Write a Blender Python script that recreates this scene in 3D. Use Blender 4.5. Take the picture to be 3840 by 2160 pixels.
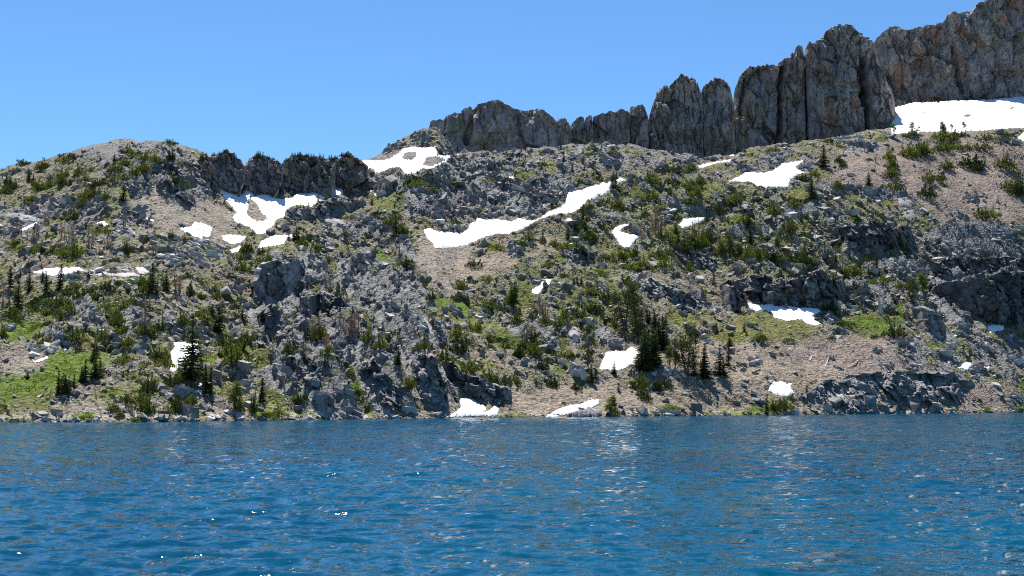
import bpy, bmesh, math, random
import numpy as np
from mathutils import Vector, Matrix, Euler
from mathutils.geometry import delaunay_2d_cdt

# ------------------------------------------------------------------ camera, sky, sun, exposure
scene = bpy.context.scene
for o in list(bpy.data.objects): bpy.data.objects.remove(o, do_unlink=True)
COL = scene.collection
random.seed(7); RNG = np.random.default_rng(11)

CAM_H = 5.0                 # eye height above the lake, metres
FPX = 5217.0                # focal length in photograph pixels (3840 wide)
PITCH = math.atan(415.0/FPX)
CP, SP = math.cos(PITCH), math.sin(PITCH)
cam_d = bpy.data.cameras.new('camera'); cam = bpy.data.objects.new('camera', cam_d); COL.objects.link(cam)
cam.location = (0, 0, CAM_H); cam.rotation_euler = (math.pi/2 + PITCH, 0, 0)
cam_d.sensor_width = 36.0; cam_d.lens = 36.0*FPX/3840.0
cam_d.clip_start = 0.5; cam_d.clip_end = 6000
scene.camera = cam

SUN_EL, SUN_AZ = math.radians(61), math.radians(-16)      # azimuth from +Y (view direction), negative = towards -X
world = bpy.data.worlds.new('World'); scene.world = world; world.use_nodes = True
wn = world.node_tree.nodes; wl = world.node_tree.links
sky = wn.new('ShaderNodeTexSky'); sky.sky_type = 'NISHITA'; sky.sun_disc = False
sky.sun_elevation = SUN_EL; sky.sun_rotation = SUN_AZ
sky.altitude = 2800; sky.air_density = 1.0; sky.dust_density = 0.0; sky.ozone_density = 3.0
bg = wn['Background']; bg.inputs['Strength'].default_value = 0.066
tint = wn.new('ShaderNodeMix'); tint.data_type = 'RGBA'; tint.blend_type = 'MULTIPLY'; tint.inputs[0].default_value = 1.0
tint.inputs[7].default_value = (0.70, 1.0, 1.17, 1)
wl.new(sky.outputs['Color'], tint.inputs[6]); wl.new(tint.outputs[2], bg.inputs['Color'])
sun_d = bpy.data.lights.new('sun', 'SUN'); sun_d.energy = 5.0; sun_d.angle = math.radians(0.53); sun_d.color = (1.0, 0.955, 0.89)
sun = bpy.data.objects.new('sun', sun_d); COL.objects.link(sun)
sdir = Vector((math.sin(SUN_AZ)*math.cos(SUN_EL), math.cos(SUN_AZ)*math.cos(SUN_EL), math.sin(SUN_EL)))
sun.rotation_euler = sdir.to_track_quat('Z', 'Y').to_euler(); sun.location = sdir*500
scene.view_settings.view_transform = 'Standard'; scene.view_settings.look = 'None'
scene.view_settings.exposure = 1.05; scene.view_settings.gamma = 1.0
scene.render.engine = 'CYCLES'
scene.cycles.use_denoising = False; scene.cycles.filter_width = 1.1
scene.cycles.max_bounces = 5; scene.cycles.diffuse_bounces = 2; scene.cycles.glossy_bounces = 3
scene.cycles.transmission_bounces = 3; scene.cycles.transparent_max_bounces = 4
scene.cycles.sample_clamp_indirect = 6.0

# ------------------------------------------------------------------ pixel <-> direction
def cam_t(u, v):
    a = (np.asarray(u, float)-1920.0)/FPX; b = (1080.0-np.asarray(v, float))/FPX
    den = CP - b*SP
    return a/den, (SP + b*CP)/den          # X/Y and (Z-h)/Y along that ray
def cam_uv(tx, tz):
    b = (tz*CP - SP)/(CP + tz*SP); a = tx*(CP - b*SP)
    return 1920 + a*FPX, 1080 - b*FPX
DS = 2576/3840.0
def tile(x0, y0, s):
    def f(*pts): return [(x0 + p[0]/s, y0 + p[1]/s) for p in pts]
    f.x0, f.y0, f.s = x0, y0, s
    return f
TA, TB, TC, TD = tile(0,480,2.6833), tile(960,480,2.6833), tile(1920,480,2.6833), tile(2880,400,2.6833)
TE, TF, TG, TH = tile(0,1020,2.498), tile(960,1020,2.498), tile(1920,1020,2.498), tile(2880,940,2.196)
TK, TL, TQ = tile(2640,0,2.1467), tile(1340,300,2.1467), tile(0,0,DS)     # TQ: the full view, 2576 wide
TR = tile(900,900,2.1)

# ------------------------------------------------------------------ numpy noise
def _hash(ix, iy, seed):
    n = (ix.astype(np.int64)*374761393 + iy.astype(np.int64)*668265263 + seed*1442695041) & 0xffffffff
    n = ((n ^ (n >> 13))*1274126177) & 0xffffffff
    n = ((n ^ (n >> 15))*2246822519) & 0xffffffff
    return ((n ^ (n >> 16)) & 0xffffff)/float(0x1000000)
def perlin(x, y, seed=0):
    x = np.asarray(x, float); y = np.asarray(y, float)
    x0 = np.floor(x); y0 = np.floor(y); fx = x-x0; fy = y-y0
    def g(ix, iy, dx, dy):
        a = _hash(ix, iy, seed)*2*np.pi
        return np.cos(a)*dx + np.sin(a)*dy
    sx = fx*fx*fx*(fx*(fx*6-15)+10); sy = fy*fy*fy*(fy*(fy*6-15)+10)
    n00 = g(x0, y0, fx, fy); n10 = g(x0+1, y0, fx-1, fy); n01 = g(x0, y0+1, fx, fy-1); n11 = g(x0+1, y0+1, fx-1, fy-1)
    a = n00 + sx*(n10-n00); b = n01 + sx*(n11-n01)
    return (a + sy*(b-a))*1.5
def fbm(x, y, seed=0, octv=4, gain=0.5):
    s = 0; a = 1.0; t = 0
    for o in range(octv):
        s = s + a*perlin(x*2**o, y*2**o, seed+o*17); t += a; a *= gain
    return s/t
def blocks(x, y, seed, tilt=0.6, jit=0.9):
    """angular joint blocks: every cell of a jittered grid is its own tilted plane"""
    x = np.asarray(x, float); y = np.asarray(y, float)
    x0 = np.floor(x); y0 = np.floor(y)
    best = np.full(x.shape, 1e9); out = np.zeros(x.shape); sec = np.full(x.shape, 1e9)
    for i in (-1, 0, 1):
        for j in (-1, 0, 1):
            ix = x0+i; iy = y0+j
            cx = ix + 0.5 + jit*(_hash(ix, iy, seed)-0.5); cy = iy + 0.5 + jit*(_hash(ix, iy, seed+1)-0.5)
            dx = x-cx; dy = y-cy; d = dx*dx + dy*dy
            h = _hash(ix, iy, seed+2)-0.5 + tilt*((_hash(ix, iy, seed+3)-0.5)*dx*2 + (_hash(ix, iy, seed+4)-0.5)*dy*2)
            m = d < best
            sec = np.where(m, best, np.minimum(sec, d)); out = np.where(m, h, out); best = np.where(m, d, best)
    return out, np.sqrt(sec)-np.sqrt(best)       # height, distance to the joint
def sstep(a, b, x):
    t = np.clip((x-a)/(b-a), 0, 1); return t*t*(3-2*t)
def inpoly(px, py, poly):
    p = np.asarray(poly); inside = np.zeros(px.shape, bool)
    m = (px >= p[:,0].min()) & (px <= p[:,0].max()) & (py >= p[:,1].min()) & (py <= p[:,1].max())
    x = px[m]; y = py[m]; r = np.zeros(x.shape, bool); n = len(p)
    for i in range(n):
        x1, y1 = p[i]; x2, y2 = p[(i+1) % n]
        if y1 == y2: continue
        c = ((y1 > y) != (y2 > y)) & (x < (x2-x1)*(y-y1)/(y2-y1) + x1); r ^= c
    inside[m] = r; return inside
def edge_dist(px, py, poly):
    p = np.asarray(poly); d = np.full(px.shape, 1e9); n = len(p)
    for i in range(n):
        a = p[i]; b = p[(i+1) % n]; ab = b-a; L = (ab**2).sum() + 1e-9
        t = np.clip(((px-a[0])*ab[0] + (py-a[1])*ab[1])/L, 0, 1)
        d = np.minimum(d, np.hypot(px-a[0]-t*ab[0], py-a[1]-t*ab[1]))
    return d

# ------------------------------------------------------------------ objects and materials
def mesh_np(name, v, f, mat=None, smooth=False, colors=None):
    """v (n,3), f (m,k) with one k, or a list of such arrays"""
    me = bpy.data.meshes.new(name)
    fs = f if isinstance(f, list) else [f]
    fs = [np.asarray(a, np.int32) for a in fs if len(a)]
    tot = sum(a.size for a in fs); nf = sum(len(a) for a in fs)
    me.vertices.add(len(v)); me.vertices.foreach_set('co', np.ascontiguousarray(v, np.float32).ravel())
    me.loops.add(tot); me.loops.foreach_set('vertex_index', np.concatenate([a.ravel() for a in fs]))
    me.polygons.add(nf)
    sz = np.concatenate([np.full(len(a), a.shape[1], np.int32) for a in fs])
    st = np.concatenate([[0], np.cumsum(sz)[:-1]]).astype(np.int32)
    me.polygons.foreach_set('loop_start', st); me.polygons.foreach_set('loop_total', sz)
    me.polygons.foreach_set('use_smooth', np.full(nf, smooth, bool))
    me.update(calc_edges=True)
    if colors is not None:
        ca = me.color_attributes.new('Col', 'FLOAT_COLOR', 'POINT')
        c = np.ones((len(v), 4), np.float32); c[:, :3] = colors; ca.data.foreach_set('color', c.ravel())
    if mat: me.materials.append(mat)
    return me
def link(name, data, parent=None, loc=None):
    o = bpy.data.objects.new(name, data); COL.objects.link(o)
    if parent is not None: o.parent = parent
    if loc is not None: o.location = loc
    return o
def tag(o, label=None, cat=None, group=None, kind=None):
    if label: o['label'] = label
    if cat: o['category'] = cat
    if group: o['group'] = group
    if kind: o['kind'] = kind
    return o

class NT:
    def __init__(self, name):
        self.m = bpy.data.materials.new(name); self.m.use_nodes = True
        self.t = self.m.node_tree; self.n = self.t.nodes; self.b = self.n['Principled BSDF']; self.out = self.n['Material Output']
    def node(self, ty, **kw):
        n = self.n.new(ty)
        for k, v in kw.items():
            if k.startswith('_'): setattr(n, k[1:], v)
            else:
                s = n.inputs[k.replace('__', ' ')]
                if hasattr(v, 'is_linked'): self.t.links.new(v, s)
                else: s.default_value = v
        return n
    def l(self, a, b): self.t.links.new(a, b)
    def pos(self, scale=(1,1,1), rot=(0,0,0)):
        g = self.node('ShaderNodeNewGeometry'); m = self.node('ShaderNodeMapping', Vector=g.outputs['Position'])
        m.inputs['Scale'].default_value = scale; m.inputs['Rotation'].default_value = rot
        return m.outputs[0]
    def noise(self, vec, scale, detail=4, rough=0.55, out='Fac', dist=0.0):
        n = self.node('ShaderNodeTexNoise', Vector=vec, Scale=scale, Detail=detail, Roughness=rough, Distortion=dist); return n.outputs[out]
    def ramp(self, fac, stops):
        r = self.node('ShaderNodeValToRGB', Fac=fac); e = r.color_ramp.elements
        while len(e) < len(stops): e.new(0.5)
        for i, (p, c) in enumerate(stops):
            e[i].position = p; e[i].color = (*c, 1) if isinstance(c, tuple) else (c, c, c, 1)
        return r.outputs[0]
    def mix(self, fac, a, b, blend='MIX'):
        n = self.node('ShaderNodeMix', _data_type='RGBA', _blend_type=blend)
        for s, v in ((n.inputs[0], fac), (n.inputs[6], a), (n.inputs[7], b)):
            if hasattr(v, 'is_linked'): self.t.links.new(v, s)
            elif isinstance(v, tuple): s.default_value = (*v, 1)
            else: s.default_value = v
        return n.outputs[2]
    def math(self, op, a, b=0.0):
        n = self.node('ShaderNodeMath', _operation=op)
        for s, v in ((n.inputs[0], a), (n.inputs[1], b)):
            if hasattr(v, 'is_linked'): self.t.links.new(v, s)
            else: s.default_value = v
        return n.outputs[0]
    def bump(self, h, strength=0.5, dist=0.2):
        n = self.node('ShaderNodeBump', Height=h, Strength=strength, Distance=dist); self.l(n.outputs[0], self.b.inputs['Normal'])
    def set(self, color=None, rough=0.85, spec=0.25):
        if color is not None:
            if hasattr(color, 'is_linked'): self.l(color, self.b.inputs['Base Color'])
            else: self.b.inputs['Base Color'].default_value = (*color, 1)
        if hasattr(rough, 'is_linked'): self.l(rough, self.b.inputs['Roughness'])
        else: self.b.inputs['Roughness'].default_value = rough
        self.b.inputs['Specular IOR Level'].default_value = spec
        return self.m

MAT = {}
def make_materials():
    # ground: colour of the soil, scree and turf comes with the mesh, the grain is procedural
    t = NT('hillside_ground'); a = t.node('ShaderNodeAttribute', _attribute_name='Col').outputs['Color']
    p = t.pos()
    g = t.ramp(t.noise(p, 1.6, 6, 0.7), [(0.30, 0.55), (0.52, 1.0), (0.72, 1.55)])
    c = t.mix(1.0, a, g, 'MULTIPLY')
    sp_ = t.ramp(t.node('ShaderNodeTexVoronoi', Vector=p, Scale=1.3).outputs['Color'], [(0.15, 0.6), (0.85, 1.45)])
    c = t.mix(0.7, c, t.mix(1.0, c, sp_, 'MULTIPLY'))
    v = t.node('ShaderNodeTexVoronoi', Vector=p, Scale=0.9).outputs['Distance']
    h = t.math('ADD', t.noise(p, 0.9, 6, 0.7), v)
    t.bump(h, 0.8, 0.6); MAT['ground'] = t.set(c, 0.95, 0.1)
    # grey mountain rock, tone changes from block to block
    def rock(name, lo, mid, hi, warm, lich=0.25, bs=0.55):
        t = NT(name); p = t.pos()
        big = t.noise(p, 0.22, 2, 0.5); fine = t.noise(p, 2.6, 5, 0.65)
        f = t.math('ADD', t.math('MULTIPLY', big, 0.6), t.math('MULTIPLY', fine, 0.4))
        c = t.ramp(f, [(0.33, lo), (0.5, mid), (0.66, hi)])
        w = t.ramp(t.noise(p, 0.5, 3), [(0.54, 0.0), (0.70, 1.0)])
        c = t.mix(t.math('MULTIPLY', w, 0.55), c, warm)
        li = t.ramp(t.noise(p, 1.3, 5, 0.7), [(0.56, 0.0), (0.66, 1.0)])
        c = t.mix(t.math('MULTIPLY', li, lich), c, (0.055, 0.062, 0.045))
        h = t.math('ADD', t.noise(p, 1.4, 6, 0.7), t.math('MULTIPLY', t.node('ShaderNodeTexVoronoi', Vector=p, Scale=0.8, _feature='DISTANCE_TO_EDGE').outputs[0], 0.8))
        t.bump(h, bs, 0.35); MAT[name] = t.set(c, 0.85, 0.3)
    rock('rock_grey', (0.095,0.094,0.093), (0.195,0.190,0.187), (0.345,0.335,0.325), (0.225,0.185,0.145))
    rock('rock_pale', (0.24,0.233,0.225), (0.37,0.36,0.345), (0.50,0.485,0.46), (0.33,0.275,0.22), 0.15, 0.4)
    rock('rock_dark', (0.065,0.066,0.068), (0.125,0.125,0.128), (0.23,0.225,0.22), (0.17,0.14,0.11), 0.35)
    # volcanic cliffs: brown grey, purple grey, rust and yellow-green lichen in vertical streaks
    def cliff(name, base_lo, base_hi, rust, lich):
        t = NT(name); p = t.pos(); pv = t.pos((1, 1, 0.42))
        f = t.noise(p, 0.10, 5, 0.6); c = t.ramp(f, [(0.36, base_lo), (0.52, tuple((x+y)/2 for x, y in zip(base_lo, base_hi))), (0.66, base_hi)])
        pu = t.ramp(t.noise(p, 0.045, 3), [(0.47, 0.0), (0.62, 1.0)])
        c = t.mix(t.math('MULTIPLY', pu, 0.65), c, (0.28, 0.24, 0.275))
        ru = t.ramp(t.noise(pv, 0.085, 4, 0.6, dist=0.6), [(0.53, 0.0), (0.64, 1.0)])
        c = t.mix(t.math('MULTIPLY', ru, rust), c, (0.36, 0.165, 0.10))
        st = t.ramp(t.noise(pv, 0.42, 5, 0.7), [(0.38, 0.62), (0.60, 1.22)])
        c = t.mix(0.85, c, t.mix(1.0, c, st, 'MULTIPLY'))
        ye = t.ramp(t.noise(pv, 0.23, 5, 0.7, dist=0.4), [(0.55, 0.0), (0.66, 1.0)])
        c = t.mix(t.math('MULTIPLY', ye, lich), c, (0.28, 0.255, 0.085))
        h = t.math('ADD', t.noise(pv, 0.9, 6, 0.7), t.math('MULTIPLY', t.noise(p, 0.5, 5, 0.7), 0.7))
        t.bump(h, 0.5, 0.7); MAT[name] = t.set(c, 0.9, 0.2)
    cliff('cliff_brown', (0.18,0.156,0.143), (0.43,0.372,0.336), 0.7, 0.65)
    cliff('cliff_grey', (0.15,0.137,0.125), (0.37,0.335,0.305), 0.35, 0.5)
    # snow
    t = NT('snow'); p = t.pos()
    c = t.ramp(t.noise(p, 0.35, 5, 0.65), [(0.35, (0.70,0.71,0.73)), (0.6, (0.84,0.84,0.84))])
    d = t.ramp(t.noise(p, 1.4, 5, 0.75), [(0.66, 0.0), (0.76, 1.0)])
    c = t.mix(t.math('MULTIPLY', d, 0.35), c, (0.50, 0.44, 0.38))
    t.bump(t.noise(p, 0.8, 4, 0.6), 0.35, 0.3); MAT['snow'] = t.set(c, 0.75, 0.2)
    # foliage and wood
    def leaf(name, a, b, c3, trans=0.35):
        t = NT(name); oi = t.node('ShaderNodeObjectInfo').outputs['Random']; p = t.pos()
        f = t.math('ADD', t.math('MULTIPLY', oi, 0.5), t.math('MULTIPLY', t.noise(p, 0.9, 3), 0.55))
        c = t.ramp(f, [(0.25, a), (0.52, b), (0.8, c3)])
        t.set(c, 0.8, 0.15)
        tr = t.node('ShaderNodeBsdfTranslucent', Color=t.mix(1.0, c, (1.25, 1.25, 0.75), 'MULTIPLY'))
        mx = t.node('ShaderNodeMixShader', Fac=trans); t.l(t.b.outputs[0], mx.inputs[1]); t.l(tr.outputs[0], mx.inputs[2]); t.l(mx.outputs[0], t.out.inputs[0])
        MAT[name] = t.m
    leaf('fir_needles', (0.024,0.036,0.012), (0.038,0.055,0.017), (0.062,0.078,0.024), 0.3)
    leaf('pine_needles', (0.046,0.066,0.014), (0.074,0.098,0.020), (0.112,0.132,0.030), 0.4)
    leaf('willow_leaves', (0.050,0.080,0.014), (0.075,0.112,0.018), (0.105,0.145,0.026), 0.4)
    leaf('grass_blades', (0.065,0.090,0.014), (0.100,0.125,0.020), (0.155,0.160,0.042), 0.35)
    leaf('dead_needles', (0.13,0.065,0.04), (0.19,0.10,0.06), (0.24,0.16,0.11), 0.2)
    t = NT('bark'); p = t.pos((1,1,0.3)); t.bump(t.noise(p, 6, 4), 0.5, 0.05)
    MAT['bark'] = t.set(t.ramp(t.noise(p, 3, 4), [(0.35, (0.055,0.040,0.030)), (0.65, (0.14,0.105,0.08))]), 0.9)
    t = NT('dead_wood'); p = t.pos((1,1,0.3)); oi = t.node('ShaderNodeObjectInfo').outputs['Random']
    c = t.ramp(oi, [(0.1, (0.30,0.26,0.23)), (0.5, (0.26,0.185,0.14)), (0.9, (0.21,0.125,0.085))])
    MAT['dead_wood'] = t.set(t.mix(1.0, c, t.ramp(t.noise(p, 4, 4), [(0.3, 0.7), (0.7, 1.3)]), 'MULTIPLY'), 0.85)
    t = NT('bleached_wood'); p = t.pos((1,1,0.3))
    MAT['bleached_wood'] = t.set(t.ramp(t.noise(p, 4, 4), [(0.3, (0.36,0.33,0.30)), (0.7, (0.58,0.55,0.51))]), 0.85)
    # lake
    t = NT('lake_water'); p = t.pos()
    def slope(vec, sc, det, amp):
        n = t.node('ShaderNodeVectorMath', _operation='SUBTRACT'); t.l(t.noise(vec, sc, det, 0.6, 'Color'), n.inputs[0]); n.inputs[1].default_value = (0.5, 0.5, 0.5)
        m = t.node('ShaderNodeVectorMath', _operation='MULTIPLY'); t.l(n.outputs[0], m.inputs[0]); m.inputs[1].default_value = (amp, amp, 0); return m.outputs[0]
    a1 = slope(t.pos((0.55, 1, 1), (0, 0, 0.25)), 1.6, 3, 1.1); a2 = slope(t.pos((0.6, 1, 1), (0, 0, -0.35)), 5.0, 2, 0.65)
    geo = t.node('ShaderNodeNewGeometry')
    ad = t.node('ShaderNodeVectorMath', _operation='ADD'); t.l(a1, ad.inputs[0]); t.l(a2, ad.inputs[1])
    sepx = t.node('ShaderNodeSeparateXYZ', Vector=geo.outputs['Position'])      # the wind raises steeper ripples out on the open lake
    mr = t.node('ShaderNodeMapRange'); t.l(sepx.outputs['Y'], mr.inputs[0])
    for i_, v_ in ((1, 45.0), (2, 330.0), (3, 0.9), (4, 1.25)): mr.inputs[i_].default_value = v_
    sc_ = t.node('ShaderNodeVectorMath', _operation='SCALE'); t.l(ad.outputs[0], sc_.inputs[0]); t.l(mr.outputs[0], sc_.inputs['Scale'])
    ad2 = t.node('ShaderNodeVectorMath', _operation='ADD'); t.l(sc_.outputs[0], ad2.inputs[0]); t.l(geo.outputs['Normal'], ad2.inputs[1])
    nr = t.node('ShaderNodeVectorMath', _operation='NORMALIZE'); t.l(ad2.outputs[0], nr.inputs[0]); t.l(nr.outputs[0], t.b.inputs['Normal'])
    t.b.inputs['IOR'].default_value = 1.333
    c = t.ramp(t.noise(p, 0.02, 2), [(0.4, (0.0, 0.040, 0.084)), (0.6, (0.0, 0.054, 0.102))])
    MAT['water'] = t.set(c, 0.06, 0.27)
make_materials()
# ------------------------------------------------------------------ snow outlines (photograph pixels)
SNOW = []      # (outline, holes, label, thickness)
def snow(label, poly, holes=(), th=0.6): SNOW.append((poly, list(holes), label, th))
snow('large branching snowfield at the foot of the dark tree-topped crags',
     TA((2120,560),(2200,620),(2260,710),(2350,800),(2385,850),(2340,900),(2370,940),(2480,990),(2560,1030)) +
     TB((0,1062),(70,1075),(160,1000),(200,930),(300,880),(290,850),(340,790),(420,770),(540,790),(640,740),(700,700),(800,675),(885,655),(860,602),(800,602),(740,565),(620,585),(570,640),(480,650),(420,622),(420,650),(370,700),(270,715),(140,688),(280,600),(282,560),(265,455),(240,460),(235,520),(230,600),(140,665),(50,665),(0,680)) +
     TA((2560,690),(2500,600),(2460,550),(2432,580),(2450,650),(2380,670),(2310,640),(2230,610),(2150,563)),
     holes=[TA((2490,720),(2520,705),(2576,760)) + TB((20,780),(50,850),(130,910),(60,935),(0,930)) + TA((2500,880),(2480,830),(2500,790))], th=0.8)
snow('broad white saddle snowfield holding two grey scree islands',
     TB((935,530),(1020,460),(1040,400),(1100,370),(1070,325),(1110,320),(1240,330),(1340,310),(1440,250),(1480,210),(1570,190),(1700,200),(1810,185),(1825,240),(1815,270),(1900,278),(1990,272),(2060,252),(1990,280),(1940,312),(1880,360),(1780,400),(1640,418),(1650,440),(1560,460),(1490,455),(1480,420),(1440,390),(1350,400),(1280,430),(1200,450),(1160,435),(1100,450),(1020,500),(960,530)),
     holes=[TB((1470,290),(1500,250),(1610,235),(1610,290),(1560,325),(1490,310)), TB((1675,370),(1720,300),(1790,280),(1880,300),(1900,320),(1850,350),(1760,380))], th=0.8)
snow('long diagonal snowfield running up the middle of the slope',
     TB((1690,1020),(1760,1010),(1810,1030),(1850,1045),(1990,1055),(2070,1060),(2140,1010),(2150,970),(2215,940),(2225,905),(2300,920),(2420,920),(2560,940)) +
     TC((0,940),(60,905),(130,905),(135,930),(200,930),(300,895),(370,840),(450,815),(540,755),(570,640),(700,620),(860,570),(1000,535),(1090,495),(1120,510),(1170,520),(1080,540),(1010,590),(1000,615),(870,690),(760,750),(620,840),(550,860),(480,860),(300,905),(200,960),(90,1020),(0,1045)) +
     TB((2560,1055),(2400,1070),(2260,1110),(2140,1160),(2080,1185),(1990,1190),(1880,1215),(1800,1200),(1770,1150),(1720,1100)), th=0.9)
snow('wide wedge of snow beside pale boulders below the high cliffs',
     TC((2180,530),(2280,490),(2360,445),(2560,445)) + TD((0,652),(40,648),(100,610),(150,570),(350,540),(300,590),(280,610),(330,650),(400,655),(300,680),(220,730),(200,800),(100,810),(0,810)) + TC((2560,600),(2480,590),(2420,550),(2300,550)), th=0.7)
snow('arrow-shaped snow patch with a grey boulder in its notch',
     TC((1000,1045),(1060,985),(1130,965),(1185,970),(1120,1005),(1085,1030),(1110,1048),(1200,1068),(1300,1085),(1240,1130),(1190,1190),(1130,1200),(1080,1165),(1040,1090)))
snow('small snow patch under grey blocks, thin dead trees beside it', TC((1670,970),(1700,950),(1720,915),(1800,905),(1940,895),(1930,920),(1830,970),(1720,1010),(1690,980)))
snow('thin snow streak under the foot of the columned tower', TC((1860,380),(1960,355),(2090,330),(2200,315),(2190,335),(2080,345),(1980,375),(1890,400)), th=0.4)
snow('tiny snow scrap on tan gravel below the long diagonal snowfield', TC((540,920),(580,900),(615,930),(615,950),(570,960)), th=0.35)
snow('high snowfield lying under the great headwall',
     TK((1512,1075),(1508,1000),(1530,940),(1522,860),(1530,800),(1580,770),(1700,790),(2000,800),(2300,800),(2560,770),(2900,700),(3200,690),(3200,1010),(2900,1030),(2560,1030),(2460,1028),(2300,1045),(2180,1052),(2000,1062),(1850,1058),(1700,1064),(1600,1070)),
     holes=[TK((2090,935),(2120,910),(2155,925),(2140,935),(2110,940)), TK((2460,875),(2480,858),(2500,862),(2480,880))], th=1.0)
snow('small snow corner on the ridge beyond the high snowfield', TK((2520,1110),(2576,1060),(2640,1040),(2640,1120),(2576,1132)), th=0.4)
snow('crescent of snow on gravel below the branching snowfield', TA((1800,1010),(1870,1000),(1930,985),(1960,940),(2060,960),(2140,1000),(2110,1090),(2040,1110),(1960,1090),(1860,1040)))
snow('flat oblong snow patch among grey rubble under the branching snowfield', TA((2230,1080),(2330,1070),(2480,1090),(2420,1150),(2330,1165),(2240,1120)))
snow('small snow tongue wedged between shrubs and rubble', TA((2310,1230),(2430,1180),(2420,1230),(2330,1255)), th=0.4)
snow('thin slanting snow strip across pale slabs behind grey dead trees', TA((190,1030),(260,985),(380,940),(390,952),(300,1000),(210,1037)), th=0.35)
snow('little snow patch between pale boulders above the dead grove', TA((960,950),(1040,935),(1090,960),(1060,985),(1000,980)), th=0.35)
snow('hair-thin snow line on the bouldery edge of the tan scree', TA((1395,890),(1440,883),(1540,918),(1550,937),(1470,915)), th=0.3)
snow('narrow snow ledge on the bench of pale slabs', TQ((82,684),(120,674),(200,671),(212,679),(160,688),(128,693)), th=0.4)
snow('snow strip under a rounded knoll with small firs on its edge', TB((20,1200),(60,1130),(180,1080),(320,1075),(470,1070),(440,1100),(310,1120),(280,1160),(170,1180),(60,1205)))
snow('small snow gap on a rocky knoll beside a dark bush', TB((560,910),(600,840),(660,830),(650,860),(600,890),(575,915)), th=0.35)
snow('small double snow scrap below the saddle snowfield', TB((1110,640),(1170,620),(1170,650),(1190,660),(1260,645),(1210,680),(1150,662)), th=0.35)
snow('small snow pocket in grey rubble under the domed crag', TB((2490,540),(2520,495),(2576,480),(2600,500),(2530,545)), th=0.4)
snow('tall snow patch behind the lone big fir', TE((1630,650),(1740,655),(1860,660),(1862,760),(1830,780),(1740,820),(1690,860),(1640,950),(1610,960),(1580,910),(1610,850),(1600,740),(1640,690)))
snow('thin snow lip under rounded slabs above the meadow', TE((285,800),(330,832),(440,785),(452,802),(380,828),(330,845)), th=0.35)
snow('tiny snow wedge on dry turf above the meadow', TE((578,712),(610,698),(632,722),(600,732)), th=0.3)
snow('small snow patch beside paired young firs', TE((1860,1040),(1990,1030),(1960,1070),(1870,1078)), th=0.35)
snow('small snow scrap at the foot of a big grey boulder', TE((1800,1112),(1870,1095),(1910,1120),(1900,1155),(1865,1135),(1830,1148)), th=0.35)
snow('triangular snow bank lying at the waterline under slanting ribs', TF((1785,1352),(1880,1310),(1920,1260),(1910,1190),(1960,1175),(2030,1195),(2090,1230),(2150,1260),(2160,1290),(2120,1320),(2190,1290),(2240,1255),(2280,1275),(2262,1340),(2050,1345),(1880,1348)), th=1.0)
snow('small bent snow patch on a grassy rise among boulders', TG((185,190),(190,160),(270,120),(280,65),(380,65),(350,110),(300,150),(240,207)))
snow('squarish snow patch under grey slabs beside the fir grove', TG((820,905),(840,850),(880,750),(940,740),(1060,742),(1120,700),(1190,740),(1195,770),(1150,820),(1170,850),(1070,890),(990,920),(870,912)), th=0.9)
snow('low snow strip along the shore on a whaleback rock', TG((360,1320),(440,1280),(540,1245),(640,1240),(720,1200),(810,1190),(815,1230),(760,1260),(620,1300),(500,1335)), th=0.7)
snow('little snow sliver on gravel at the water edge', TG((310,1350),(360,1328),(430,1338),(425,1352)), th=0.3)
snow('wide snow patch at the foot of the dark cliff band', TG((2200,280),(2290,305),(2380,300)) + TH((40,430),(60,455),(150,448),(270,468),(330,468),(465,470),(390,530),(380,570),(440,600),(400,612),(330,602),(280,560),(150,572),(50,545),(10,500)) + TG((2360,350),(2290,362),(2240,342)))
snow('ragged snow patch on rubble beside the great shore outcrop', TH((0,1150),(40,1080),(120,1075),(150,1090),(200,1090),(190,1130),(220,1170),(160,1200),(60,1180)), th=0.45)
snow('oval snow patch at the mouth of the dark overhang', TH((1805,620),(1850,605),(1940,610),(1942,640),(1880,670),(1830,677)), th=0.5)
snow('snow patch among boulders above the great shore outcrop', TH((1560,965),(1620,920),(1680,915),(1685,940),(1650,972)), th=0.4)
snow('snow sliver beside a broad flat boulder above the shore outcrop', TH((1765,977),(1780,950),(1835,955),(1800,982)), th=0.3)
snow('bluish snow plug in the gully between the tower and the wall', TC((2190,275),(2215,200),(2250,188),(2260,230),(2225,282)), th=0.5)

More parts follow.
